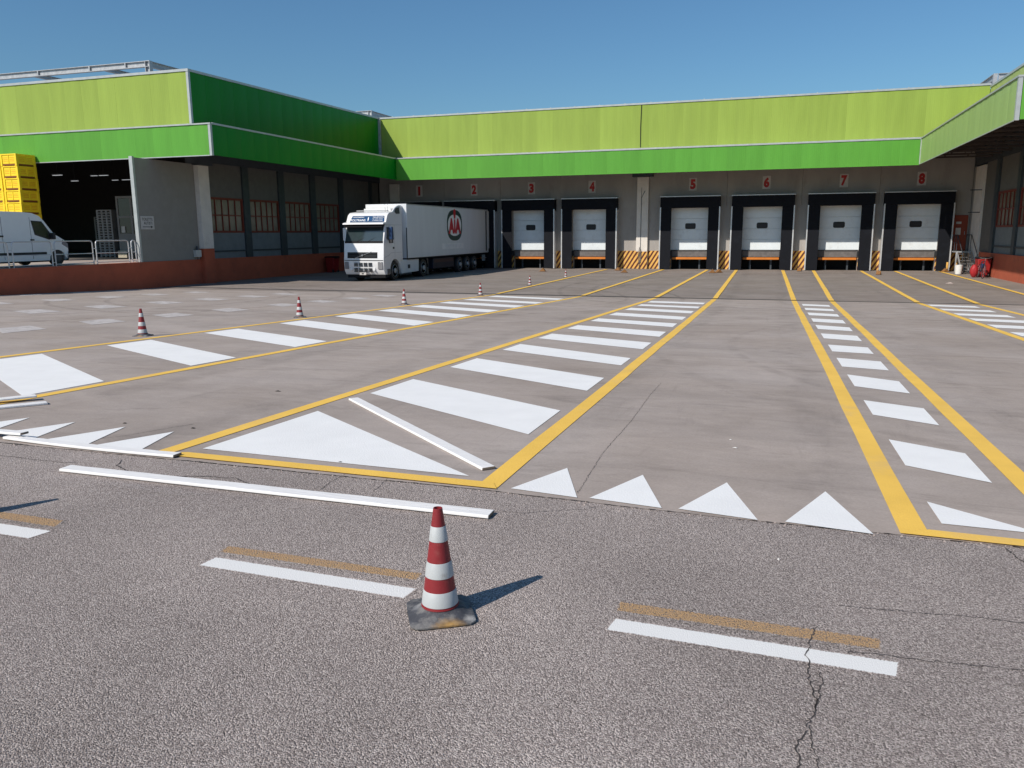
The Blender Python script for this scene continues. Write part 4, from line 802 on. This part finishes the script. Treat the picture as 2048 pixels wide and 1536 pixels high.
for x, z, y, L_ in ((-43.3, 6.1, 40, .7), (-42.9, 5.8, 41, .5), (-44.3, 6.35, 44, .5), (-43.6, 6.35, 44, .7), (-46.4, 6.35, 48, .5), (-45.5, 6.35, 48, .9), (-37.9, 6.35, 42, .6), (-41.2, 6.2, 46, .4), (-40.5, 6.2, 46, .8), (-43.6, 6.2, 50, .6), (-42.8, 6.2, 50, .45), (-45.8, 6.1, 51.5, 1.1)):
    e = MB().box(x, x+L_, y, y+.12, z+.02, z+.05).build('ceiling_light', 'lampon', loc=(x, y, z), smooth=False); k += 1
    tag(e, LL[k-1], 'lamp', 'lit tube lamps in the hall'); o = MB().box(x-.03, x+L_+.03, y-.03, y+.15, z+.052, z+.12).build('lamp_housing', 'dsteel', e)
    MB().tube([(x+L_/2, y+.06, z+.12), (x+L_/2, y+.06, 8.9)], .01, 4).build('hanger', 'dsteel', e)
# red bins
def bin_(x, y, lab, rz=0):
    e = empty('wheeled_bin', (x, y, 0), lab, 'bin', 'red bins in the corners')
    b = MB(); b.add([(x-.25, y-.3, .10), (x+.25, y-.3, .10), (x+.25, y+.3, .10), (x-.25, y+.3, .10), (x-.31, y-.37, .93), (x+.31, y-.37, .93), (x+.31, y+.37, .93), (x-.31, y+.37, .93)], [(0, 3, 2, 1), (4, 5, 6, 7), (0, 1, 5, 4), (1, 2, 6, 5), (2, 3, 7, 6), (3, 0, 4, 7)])
    b.build('bin_body', 'bin', e, bevel=.03); MB().prism([(x-.34, .935), (x+.34, .935), (x+.30, 1.01), (x-.30, 1.01)], 'y', y-.4, y+.4).build('lid', 'chassis', e, bevel=.02)
    MB().tube([(x+.36, y-.3, .9), (x+.36, y+.3, .9)], .018, 6).build('handle', 'chassis', e)
    for sy in (-1, 1): MB().lathe([(.10, -.025), (.11, 0), (.10, .025)], (x+.22, y+sy*.30, .11), 12, 'x').build('castor', 'rubber', e)
    MB().box(x-.24, x+.1, y-.29, y+.29, .0, .10).build('foot', 'bin', e)
bin_(-26.7, 45.1, 'red bin standing in shade against the left orange plinth wall'); bin_(10.22, 46.7, 'red bin behind the bicycle by the right orange wall')
# side door, platform and steps on the right
e = empty('side_door', (10.25, YW, 1.2), 'orange-red side door with two notices right of dock 8', 'door')
MB().box(9.86, 10.58, YW-.05, YW-.002, 1.2, 3.22).build('leaf', 'doorred', e, bevel=.01); MB().box(9.98, 10.25, YW-.058, YW-.051, 2.1, 2.5).build('notice', 'signw', e); MB().box(9.98, 10.25, YW-.058, YW-.051, 2.72, 2.85).build('notice', 'signw', e); MB().tube([(10.45, YW-.09, 2.1), (10.45, YW-.09, 2.3)], .015, 6).build('handle', 'steel', e)
e = empty('stairs', (10.2, 50.5, 0), 'steel stairs with landing and handrail leading to the orange-red side door', 'stairs')
MB().box(9.80, 10.56, 51.3, YW-.06, 1.12, 1.18).build('landing', 'steel', e)
for k in range(6): MB().box(9.9, 10.5, 49.55+k*.29, 49.85+k*.29, .17+k*.17, .20+k*.17).build('tread', 'plate', e)
for x in (9.86, 10.52): MB().prism([(49.45, 0), (49.65, 0), (51.35, 1.0), (51.35, 1.18), (51.25, 1.18)], 'x', x, x+.03).build('stringer', 'steel', e)
for x, y in ((9.82, 51.3), (10.5, 51.3)): MB().box(x, x+.06, y, y+.06, 0, 1.119).build('leg', 'steel', e)
for x in (9.84, 10.54): MB().tube([(x, 49.6, .1), (x, 49.6, 1.05), (x, 51.35, 2.1), (x, 52.7, 2.1)], .022, 6).build('handrail', 'dsteel', e)
[MB().tube([(x, y, 1.18), (x, y, 2.1)], .018, 6).build('baluster', 'dsteel', e) for x in (9.84, 10.54) for y in (51.4, 52.0, 52.6)]; MB().tube([(9.84, 51.4, 1.65), (9.84, 52.6, 1.65)], .015, 6).build('knee_rail', 'dsteel', e)
for k in range(3): MB().tube([(9.55, 51.9+.0*k, .18+.0*k), (9.55, 51.9, .55)], .06, 8).build('foot_post', 'hy', e) if k == 0 else None
e = empty('bucket', (9.62, 49.2, 0), 'white plastic bucket beside the steel stairs', 'bucket')
MB().lathe([(.14, 0), (.155, .02), (.19, .46), (.20, .47), (.20, .5), (.18, .5), (.17, .46)], (9.62, 49.2, 0), 20).build('tub', 'bucket', e); MB().tube([(9.43, 49.2, .44)]+[(9.62-.2*math.cos(R(a)), 49.2-.06*math.sin(R(a)), .44-.1*math.sin(R(a))) for a in range(20, 180, 20)]+[(9.81, 49.2, .44)], .006, 5).build('bail', 'steel', e)
tag(MB().add(*(lambda n_=10, m_=7: ([(9.70+.19*math.sin(math.pi*i/m_)*math.cos(2*math.pi*j/n_), 46.0+.2*math.sin(math.pi*i/m_)*math.sin(2*math.pi*j/n_), +.33-.33*math.cos(math.pi*i/m_)) for i in range(m_+1) for j in range(n_)], [(i*n_+j, i*n_+(j+1) % n_, (i+1)*n_+(j+1) % n_, (i+1)*n_+j) for i in range(m_) for j in range(n_)]))()).build('red_sack', 'bag'), 'round bright red sack beside the bicycle', 'sack')
def bicycle(x, y):
    e = empty('bicycle', (x, y, 0), 'dark bicycle leaning by the right orange wall in front of the red bin', 'bicycle'); tl = .10
    P = lambda yy, z: (x+z*tl, yy, z)
    for yy in (y-.5, y+.52):
        c = [P(yy+.33*math.cos(R(a)), .34+.33*math.sin(R(a))) for a in range(0, 360, 15)]
        w_ = MB().tube(c, .018, 6, True).build('wheel', 'rubber', e); b = MB(); [b.tube([P(yy, .34), P(yy+.32*math.cos(R(a)), .34+.32*math.sin(R(a)))], .003, 3) for a in range(0, 360, 30)]; b.build('spokes', 'steel', w_)
    b = MB()
    for p, q in (((.52, .34), (.05, .32)), ((.05, .32), (.22, .85)), ((.22, .85), (.52, .34)), ((.05, .32), (-.34, .78)), ((.20, .78), (-.34, .86)), ((-.34, .88), (-.5, .34))): b.tube([P(y+p[0], p[1]), P(y+q[0], q[1])], .017, 6)
    b.build('frame', 'tankblue', e); MB().tube([(x+.1-.26, y-.32, 1.02), (x+.1-.1, y-.36, .99), (x+.1+.1, y-.36, .99), (x+.1+.26, y-.32, 1.02)], .014, 6).build('handlebar', 'chrome', e); MB().tube([P(y-.34, .87), (x+.1, y-.36, .99)], .014, 6).build('stem', 'chrome', e)
    MB().box(x+.03, x+.15, y+.1, y+.36, .93, .98).build('saddle', 'rubber', e, bevel=.02); MB().box(x+.02, x+.12, y-.1, y+.12, .5, .72).build('bottle_bag', 'mirblue', e, bevel=.02)
bicycle(9.86, 45.4)
# chain hanging on the pale pillar
e = empty('chain', (-8.35, YW-.26, 0), 'hanging metal chain and hose coil at the foot of the pale pillar', 'chain')
b = MB(); z = 1.38; k = 0
while z > .06:
    cx, cy = -8.36+random.uniform(-.02, .02), YW-.26; hh = .06
    pts = [((cx+(.028*math.cos(R(a)) if k % 2 else 0)), cy+(0 if k % 2 else .028*math.cos(R(a))), z+hh*math.sin(R(a))) for a in range(0, 360, 40)]
    b.tube(pts, .010, 4, True); z -= .085; k += 1
b.build('links', 'chain', e); b = MB()
for o in (-.09, .07, .1): b.tube([(-8.36+o*math.sin(R(a))*1.0, YW-.245, 1.36-.62*(1-math.cos(R(a)))*.5*1.6) for a in range(0, 181, 15)], .011, 5)
b.build('hose', 'chain', e)
# wheel chocks
def chock():
    e = empty('wheel_chock', (0, 0, 0)); MB().prism([(-.24, 0), (.24, 0), (.10, .20), (.02, .24), (-.08, .14)], 'y', -.14, .14).build('wedge', 'chock', e, local=True, bevel=.015)
    MB().tube([(.02, -.10, .22), (.02, -.10, .31), (.02, .10, .31), (.02, .10, .22)], .012, 5).build('handle', 'dsteel', e, local=True)
    MB().box(-.27, .27, -.16, .16, 0, .018).build('foot', 'chock', e, local=True); return e
ck = chock()
for i, (x, y, rz, lab) in enumerate(((-8.5, 47.8, 10, 'rusty yellow wheel chock, nearer of the pair by the pillar'), (-9.35, 50.4, -20, 'rusty yellow wheel chock beside dock 4, farther of the pair'), (-3.4, 48.3, 5, 'rusty wheel chock on the yellow line before dock 5'), (1.5, 51.3, 80, 'yellow wheel chock upright at the wall between docks 6 and 7'),
        (5.5, 48.0, 75, 'rusty wheel chock with dark shadow between docks 7 and 8'), (-13.74, 48.4, 0, 'brown wheel chock on the ground before dock 3'), (9.4, 51.6, 20, 'dim wheel chock right of dock 8 beside the stairs'), (-3.05, 48.6, 30, 'small rusty chock touching the yellow line before dock 5'))):
    o = ck if i == 0 else copy_tree(ck); o.location = (x, y, .02); o.rotation_euler.z = R(rz); o.scale = (.8,)*3; tag(o, lab, 'wheel chock', 'wheel chocks before the docks')

# ------------------------------------------------------------------ traffic cones
def cone():
    e = empty('traffic_cone', (0, 0, 0)); H_ = .455; zb = .035
    rr_ = lambda z: .0755+(.0185-.0755)*(z-zb)/(H_-zb)
    b = MB(); b.lathe([(rr_(zb), zb), (rr_(H_), H_), (rr_(H_)-.003, H_), (rr_(H_)-.003, H_-.10)], seg=40); b.build('cone_body', 'cone_red', e, local=True)
    for a, c in ((.052, .114), (.170, .234), (.320, .382)): 
        b = MB(); b.lathe([(rr_(a)+.0008, a), (rr_(a)+.002, a+.0015), (rr_(c)+.002, c-.0015), (rr_(c)+.0008, c)], seg=40); b.f = b.f[:-2]; b.mi = b.mi[:-2]; b.build('white_band', 'cone_white', e, local=True)
    # base: rounded square rising to the cone
    b = MB(); n_ = 32; rings = []
    def ring(s, z, sq):
        base = len(b.v)
        for k in range(n_):
            a = 2*math.pi*(k+.5)/n_; c, q = math.cos(a), math.sin(a); m_ = (abs(c)**sq+abs(q)**sq)**(-1/sq); b.v.append((s*m_*c, s*m_*q, z))
        rings.append(base)
    ring(.130, 0, 9); ring(.133, .003, 9); ring(.133, .009, 9); ring(.128, .013, 8); ring(.112, .016, 5); ring(.098, .024, 3); ring(.086, .034, 2); ring(.077, .040, 2); ring(.06, .040, 2)
    for p, q in zip(rings[:-1], rings[1:]):
        for k in range(n_): b.f.append((p+k, p+(k+1) % n_, q+(k+1) % n_, q+k)); b.mi.append(0)
    b.build('cone_base', 'cone_base', e, local=True)
    MB().lathe([(.074, .040), (.0775, .043), (.0765, .047), (.070, .049)], seg=40).build('foot_ring', 'cone_red', e, local=True)
    return e
cn = cone()
cones = [(-1.232, 2.80, 30, 1, 'large foreground traffic cone on the asphalt with paint-stained base'), (-4.29, 2.985, 20, 1.02, 'traffic cone at the left picture edge whose thin shadow reaches onto the asphalt'),
 (-10.74, 11.48, 10, 1.08, 'leftmost distant cone beside the first yellow line'), (-10.67, 16.42, 30, 1.08, 'second distant cone from the left along the yellow line'), (-10.71, 22.2, 0, 1.05, 'third distant cone, just before the drain'),
 (-10.62, 28.7, 15, 1.08, 'fourth distant cone, standing right at the drain'), (-10.6, 35.2, 40, 1.0, 'fifth distant cone, beyond the drain'), (-10.55, 41.7, 5, 1.0, 'farthest small cone, before docks 3 and 4')]
for i, (x, y, rz, s, lab) in enumerate(cones):
    o = cn if i == 0 else copy_tree(cn); o.location = (x, y, gz(y)+.0015); o.rotation_euler.z = R(rz); o.scale = (s,)*3
    tag(o, lab, 'traffic cone', 'red and white traffic cones')

# ------------------------------------------------------------------ painted boards
def board(p0, p1, w_, lab, z0=0, bow=0, t=.019, tilt=0, lift=0):
    (x0, y0), (x1, y1) = p0, p1; dx, dy_ = x1-x0, y1-y0; ln = math.hypot(dx, dy_); ux, uy = dx/ln, dy_/ln; nx, ny = -uy, ux
    b = MB(); n_ = 24; S = []
    for i in range(n_+1):
        t_ = i/n_; ww = w_/2*(1-.0*t_); ch = .35 if i in (0, n_) else 0; x = x0+dx*t_+nx*bow*math.sin(math.pi*t_); y = y0+dy_*t_+ny*bow*math.sin(math.pi*t_)
        zz = gz(y)+z0+.004+lift*t_
        S.append([(x-nx*ww, y-ny*ww, zz), (x+nx*ww, y+ny*ww, zz), (x+nx*ww*.97, y+ny*ww*.97, zz+t+random.uniform(-.001, .001)), (x-nx*ww*.97, y-ny*ww*.97, zz+t+random.uniform(-.001, .001))])
    for s in S: b.v += s
    for i in range(n_):
        for k in range(4): b.f.append((i*4+k, (i+1)*4+k, (i+1)*4+(k+1) % 4, i*4+(k+1) % 4)[::-1]); b.mi.append(0)
    b.f.append((0, 1, 2, 3)[::-1]); b.mi.append(1); m_ = n_*4; b.f.append((m_, m_+1, m_+2, m_+3)); b.mi.append(1)
    o = b.build('painted_board', ['board', 'wood'], loc=((x0+x1)/2, (y0+y1)/2, gz((y0+y1)/2)+z0), bevel=.004)
    return tag(o, lab, 'board', 'white painted straight-edge boards')
board((-4.44, 3.945), (-1.41, 3.935), .10, 'long white board on the asphalt behind the foreground cone')
board((-3.91, 6.88), (-1.735, 4.80), .10, 'white board lying diagonally between the big triangle and the first bar')
board((-5.58, 4.475), (-3.93, 4.42), .085, 'slightly bowed white board along the seam under the small triangles', bow=-.03, z0=.004)
board((-7.2, 4.50), (-5.43, 4.50), .075, 'white board overlapping the bowed board, at the left edge', z0=.012, lift=.025)
board((-7.45, 4.95), (-6.86, 5.86), .11, 'upper white board of the crossed pair near the left edge', z0=.01, lift=.02)
board((-7.3, 4.6), (-6.57, 5.72), .11, 'lower white board of the crossed pair near the left edge')

# ------------------------------------------------------------------ truck
def truck():
    x0, x1 = -21.0, -18.74; yf = 36.63
    e = empty('semi_truck', (-19.87, 44, 0), 'white articulated lorry with refrigerated trailer backed into loading dock 2', 'truck')
    arch = [(37.95-.60*math.cos(R(a)), .50+.60*math.sin(R(a))) for a in range(0, 181, 18)]
    prof = [(36.80, .34)]+[(36.66, .55), (36.63, 1.03), (36.66, 1.25), (36.72, 1.98), (36.96, 2.80), (37.02, 2.95), (37.22, 3.32), (37.42, 3.45), (37.9, 3.50), (38.80, 3.52), (38.86, 3.4), (38.86, 1.02)]
    poly = prof+[(38.56, 1.0)]+arch[::-1]+[(37.34, .34)]
    cab = MB().prism(poly, 'x', x0, x1).build('cab', 'truck', e, bevel=.07, seg=3)
    for xa in (x1-.10,): MB().prism([(37.75, 3.44), (38.15, 3.72), (38.5, 3.83), (38.84, 3.80), (38.84, 3.44)], 'x', xa, xa+.08).build('side_deflector', 'truck', cab, bevel=.02)
    MB().box(x0+.42, x1-.3, 38.2, 38.86, 3.521, 3.68).build('roof_deflector', 'truck', cab)
    def face(name, m, pts, par=cab, th=.012):
        """pts on the front: (x, y, z) outline pushed forward"""
        b = MB(); n_ = len(pts); b.add([(x, y, z) for x, y, z in pts]+[(x, y+.03, z) for x, y, z in pts], [tuple(range(n_)), tuple(range(2*n_-1, n_-1, -1))]+[(i, (i+1) % n_, (i+1) % n_+n_, i+n_) for i in range(n_)]); return b.build(name, m, par, smooth=False)
    fy = lambda z: (36.72+(z-1.98)*.24/.82 if z > 1.98 else 36.66+(z-1.25)*.06/.73 if z > 1.25 else 36.63+(z-1.03)*.03/.22 if z > 1.03 else 36.63)
    def ff(name, m, xa, xb, za, zb, o=.012, ins=0, par=cab): return face(name, m, [(xa, fy(za)-o, za), (xb, fy(za)-o, za), (xb-ins, fy(zb)-o, zb), (xa+ins, fy(zb)-o, zb)], par)
    ff('windscreen', 'wind', x0+.07, x1-.07, 2.03, 2.74, .014, .02)
    ff('windscreen_base', 'chassis', x0+.05, x1-.05, 1.93, 2.029, .016)
    MB().prism([(36.86, 2.74), (36.62, 2.70), (36.60, 2.73), (36.95, 2.86)], 'x', x0+.06, x1-.04).build('sun_visor', 'chassis', cab)
    MB().prism([(36.94, 2.87), (36.66, 2.86), (36.70, 2.93), (37.0, 2.98)], 'x', x0-.02, x1+.02).build('visor_lip', 'truck', cab, bevel=.01)
    # sign box
    py = lambda z: 37.02+(z-2.95)*.20/.37
    P = [(x0+.2, py(3.0)-.03, 3.0), (x1-.1, py(3.0)-.03, 3.0), (x1-.16, py(3.29)-.03, 3.29), (x0+.32, py(3.29)-.03, 3.29)]
    face('sign_panel', 'blue', P); u = (1, 0, 0); v = (0, .20, .37); fz = lambda z: py(z)-.038
    text('POLTRANS', 'lettering', 'logo_white', cab, (x0+.68, fz(3.075), 3.075), u, v, .115, .84, .004)
    text('AUTOTRASPORTI', 'lettering', 'logo_white', cab, (x0+.68, fz(3.22), 3.22), u, v, .05, .62, .01)
    text('TRASPORTI', 'lettering', 'logo_white', cab, (x1-.48, fz(3.22), 3.22), u, v, .055, .62, .01)
    for z in (3.13, 3.06): text('--- ----- ------' if z > 3.1 else '- -------- -----', 'lettering', 'logo_white', cab, (x1-.48, fz(z), z), u, v, .018, .58, .02)
    face('sign_figure', 'logo_white', [(x0+1.22, fz(3.05), 3.05), (x0+1.27, fz(3.05), 3.05), (x0+1.26, fz(3.22), 3.22), (x0+1.22, fz(3.22), 3.22)])
    # grille and bumper
    ff('grille', 'chassis', x0+.2, x1-.36, 1.17, 1.47, .010)
    b = MB(); [b.box(x0+.24, x1-.40, fy(z)-.026, fy(z)-.012, z-.010, z+.010) for z in (1.24, 1.32, 1.40)]; b.build('grille_slats', 'post', cab)
    b = MB(); za, zb = 1.14, 1.50; xa, xb = x0+.52, x1-.62; yy = 36.615; b.add([(xa, yy, za), (xa+.07, yy, za), (xb, yy, zb), (xb-.07, yy, zb)], [(0, 1, 2, 3)]); b.lathe([(.0, yy-.03), (.05, yy-.03), (.05, yy-.01)], ((x0+x1)/2-.05, 0, 1.32), 12, 'y'); b.build('grille_emblem', 'chrome', cab)
    b = MB()
    for zc in (.86, .58):
        for k in range(4):
            xx = x0+.58+k*.27
            for j in range(3): b.box(xx, xx+.21, 36.612, 36.634, zc-.10+j*.07, zc-.10+j*.07+.045)
    b.build('lower_grille', 'chassis', cab)
    MB().box(x0+.04, x1-.04, 36.612, 36.632, 1.045, 1.075).build('bumper_gap', 'chassis', cab)
    for s, (a, c) in ((0, (x0+.05, x0+.27)), (1, (x1-.33, x1-.05))): MB().box(a, c, 36.60, 36.64, .62, .99).build('headlight', 'lamp', e, bevel=.02)
    for xx in (x0+.42, x1-.55): MB().lathe([(.075, 36.60), (.085, 36.62), (.085, 36.64)], (xx, 0, .62), 16, 'y').build('fog_lamp', 'truck', e)
    MB().box(-20.13, -19.75, 36.60, 36.628, .33, .45).build('number_plate', 'signw', e, smooth=False); MB().box(-20.0, -19.87, 36.598, 36.6, .36, .42).build('plate_print', 'black', e, smooth=False)
    b = MB(); [b.tube([(xx, fy(2.0)-.03, 2.0), (xx+dx, fy(2.3)-.03, 2.22)], .010, 4) for xx, dx in ((x0+.7, .5), (x0+1.35, .45))]; b.build('wiper', 'black', cab)
    # cab side
    sx = x1+.004
    MB().prism([(37.02, 2.13), (37.10, 2.72), (37.80, 2.72), (37.86, 2.1), (37.4, 2.0)], 'x', sx-.01, sx+.004).build('side_window', 'wind', cab)
    b = MB(); b.box(sx-.008, sx+.002, 37.93, 37.945, 1.15, 2.85); b.box(sx-.008, sx+.002, 36.95, 38.8, 2.83, 2.845); b.prism([(36.75, 1.2), (37.2, 1.28), (37.5, 1.42), (38.8, 1.42), (38.8, 1.435), (37.5, 1.435), (37.18, 1.30), (36.75, 1.22)], 'x', sx-.008, sx+.002); b.build('door_gap', 'steel', cab)
    MB().box(sx-.005, sx+.015, 37.72, 37.86, 1.62, 1.72).build('door_handle', 'black', cab)
    m_ = MB().box(x1+.10, x1+.30, 37.08, 37.2, 2.1, 2.74).build('wing_mirror', 'mirblue', e, bevel=.03); MB().box(x1+.10, x1+.30, 37.08, 37.2, 1.92, 2.09).build('mirror_foot', 'rubber', m_, bevel=.02); b = MB(); b.tube([(x1, 37.0, 2.2), (x1+.12, 37.12, 2.35)], .012, 5); b.tube([(x1, 37.0, 2.7), (x1+.12, 37.12, 2.6)], .012, 5); b.build('mirror_arm', 'black', m_)
    m_ = MB().box(x0-.26, x0-.08, 37.08, 37.2, 2.05, 2.7).build('wing_mirror', 'truck', e, bevel=.03); b = MB(); b.tube([(x0, 37.0, 2.3), (x0-.12, 37.12, 2.35)], .012, 5); b.build('mirror_arm', 'black', m_)
    MB().prism([(38.05, 3.48), (38.12, 3.68), (38.55, 3.74), (38.62, 3.42), (38.2, 3.40)], 'x', sx-.01, sx+.012).build('air_intake', 'dsteel', cab, bevel=.01)
    MB().box(x0+.3, x1-.15, 37.6, 37.66, 3.53, 3.58).build('roof_bar', 'steel', cab); b = MB(); b.tube([(x1-.12, 37.5, 3.5), (x1-.12, 37.55, 4.15)], .006, 4); b.tube([(x1-.25, 37.5, 3.5), (x1-.27, 37.5, 4.0)], .006, 4); b.build('aerial', 'black', cab)
    MB().box(x0+.1, x1-.02, 36.8, 37.25, .18, .335).build('under_bumper', 'chassis', e)
    MB().box(sx-.02, sx+.03, 37.0, 37.34, .36, .62).build('step', 'plate', e)
    # chassis
    b = MB(); b.box(x0+.65, x0+.9, 37.2, 43.4, .62, .92); b.box(x1-.9, x1-.65, 37.2, 43.4, .62, .92); b.box(x0+.9, x1-.9, 40.5, 42.4, .7, 1.02); b.build('chassis', 'chassis', e)
    MB().prism([(38.60, 1.02), (40.95, 1.02), (40.9, .34), (38.75, .30)], 'x', x1-.40, x1-.03).build('side_fairing', 'trailer', e, bevel=.03); MB().box(x1-.03, x1-.01, 39.5, 39.75, .55, .75).build('fairing_inset', 'black', e)
    MB().prism([(38.6, 1.02), (40.95, 1.02), (40.9, .34), (38.75, .30)], 'x', x0+.03, x0+.4).build('side_fairing', 'trailer', e, bevel=.03)
    MB().prism([(40.95-.0+.62-.66*math.cos(R(a)), .50+.66*math.sin(R(a))) for a in range(0, 181, 15)]+[(41.55+.60*math.cos(R(a)), .50+.60*math.sin(R(a))) for a in range(0, 181, 15)], 'x', x1-.62, x1-.05).build('mudguard', 'chassis', e)
    def wheel(x, y, r, w_, side):
        a, c = (x-w_, x) if side > 0 else (x, x+w_)
        o = MB().lathe([(r*.6, a), (r*.95, a), (r, a+.05), (r, c-.05), (r*.95, c), (r*.6, c)], (0, y, r), 28, 'x').build('wheel', 'rubber', e)
        xf = c if side > 0 else a; s = side
        MB().lathe([(r*.62, xf+s*.0), (r*.60, xf+s*.012), (r*.50, xf-s*.04), (r*.30, xf-s*.05), (r*.26, xf+s*.05), (r*.12, xf+s*.06)] if s > 0 else [(r*.12, xf+s*.06), (r*.26, xf+s*.05), (r*.30, xf-s*.05), (r*.50, xf-s*.04), (r*.60, xf+s*.012), (r*.62, xf)], (0, y, r), 24, 'x').build('wheel_rim', 'rim', o)
    for y in (37.95, 41.55):
        wheel(x1-.04, y, .50, .3 if y < 40 else .55, 1); wheel(x0+.04, y, .50, .3 if y < 40 else .55, -1)
    tx0, tx1 = -21.14, -18.72
    for y in (47.05, 48.35, 49.65): wheel(tx1-.04, y, .48, .35, 1); wheel(tx0+.04, y, .48, .35, -1)
    # trailer
    tb = MB().box(tx0, tx1, 39.42, 52.62, 1.09, 3.95).build('trailer_body', 'trailer', e, bevel=.02)
    MB().box(tx0+.25, tx1-.25, 38.98, 39.41, 2.3, 3.88).build('cooling_unit', 'truck', e, bevel=.05); MB().box(tx0+.5, tx1-.5, 38.965, 38.978, 3.1, 3.5).build('cooling_grille', 'steel', e)
    MB().box(tx1-.05, tx1+.004, 39.405, 39.418, 1.1, 2.7).build('corner_trim', 'dsteel', tb)
    MB().box(tx0+.01, tx1+.004, 39.45, 52.6, 1.02, 1.088).build('bottom_rail', 'chassis', tb); MB().box(tx1+.001, tx1+.008, 39.45, 52.6, 3.90, 3.955).build('top_rail', 'trim', tb)
    MB().box(tx1+.01, tx1+.05, 51.75, 51.85, 1.2, 3.85).build('door_edge', 'black', tb); MB().box(tx1+.02, tx1+.05, 51.86, 52.58, 1.35, 3.85).build('folded_door', 'trailer', tb)
    b = MB(); b.box(tx0+.7, tx0+.95, 42, 52.4, .68, 1.01); b.box(tx1-.95, tx1-.7, 42, 52.4, .68, 1.01); b.box(tx0+.3, tx1-.3, 46.6, 50.2, .40, .62); b.box(tx0+.1, tx1-.1, 52.2, 52.4, .35, .55); b.build('trailer_chassis', 'chassis', e)
    MB().box(tx1-.45, tx1-.1, 43.0, 46.2, .36, .98).build('pallet_box', 'tankblue', e, bevel=.03); MB().box(tx1-.099, tx1-.09, 43.2, 46.1, .72, .9).build('skirt', 'maroon', e)
    MB().box(tx1-.4, tx1-.2, 42.4, 42.55, .1, 1.0).build('landing_leg', 'plate', e)
    b = MB(); [b.box(tx1-.12, tx1-.02, 51.3+dy2, 51.36+dy2, .55, .95) for dy2 in (0, .3)]; b.box(tx1-.12, tx1-.02, 51.2, 51.9, .72, .78); b.build('underrun_bar', 'steel', e)
    # oval emblem
    cy, cz = 46.2, 2.87
    def sup(ry, rz, p=2.6, n_=48): return [(cy+ry*math.copysign(abs(math.cos(a))**(2/p), math.cos(a)), cz+rz*math.copysign(abs(math.sin(a))**(2/p), math.sin(a))) for a in [2*math.pi*k/n_ for k in range(n_)]]
    MB().prism(sup(1.23, .92), 'x', tx1+.001, tx1+.003).build('emblem_ring', 'logo_green', tb, smooth=False)
    q = [(y, cz+.0+(z-cz)*(1 if z > cz else 1)-.0) for y, z in sup(1.07, .64, 2.3)]
    MB().prism(q, 'x', tx1+.0032, tx1+.005).build('emblem_field', 'logo_white', tb, smooth=False)
    text('A A', 'emblem_letters', 'logo_red', tb, (tx1+.0052, cy, cz-.04), (0, 1, 0), (0, 0, 1), .92, 2.0, .07, .002)
    MB().prism([(cy-.13, cz-.44), (cy+.13, cz-.44), (cy+.11, cz+.36), (cy-.11, cz+.36)], 'x', tx1+.0052, tx1+.0075).build('emblem_letter', 'logo_red', tb, smooth=False)
    MB().prism([(cy-.11, cz+.40), (cy+.11, cz+.40), (cy+.17, cz+.62), (cy+.17, cz+.86), (cy+.07, cz+.97), (cy-.07, cz+.97), (cy-.17, cz+.86), (cy-.17, cz+.62)], 'x', tx1+.0052, tx1+.0077).build('emblem_dot', 'logo_red', tb, smooth=False)
    MB().box(tx1+.001, tx1+.003, 44.1, 47.6, 1.47, 1.80).build('faded_strip', 'logo_white', tb, smooth=False)
    b = MB()
    for k in range(9): yy = 44.7+k*.31; b.tube([(tx1+.004, yy+.09*math.cos(R(a)), 1.63+.09*math.sin(R(a))) for a in range(-60+k*25, 200+k*11, 30)], .012, 3)
    b.build('faded_lettering', 'trailer', tb, smooth=False)
truck()
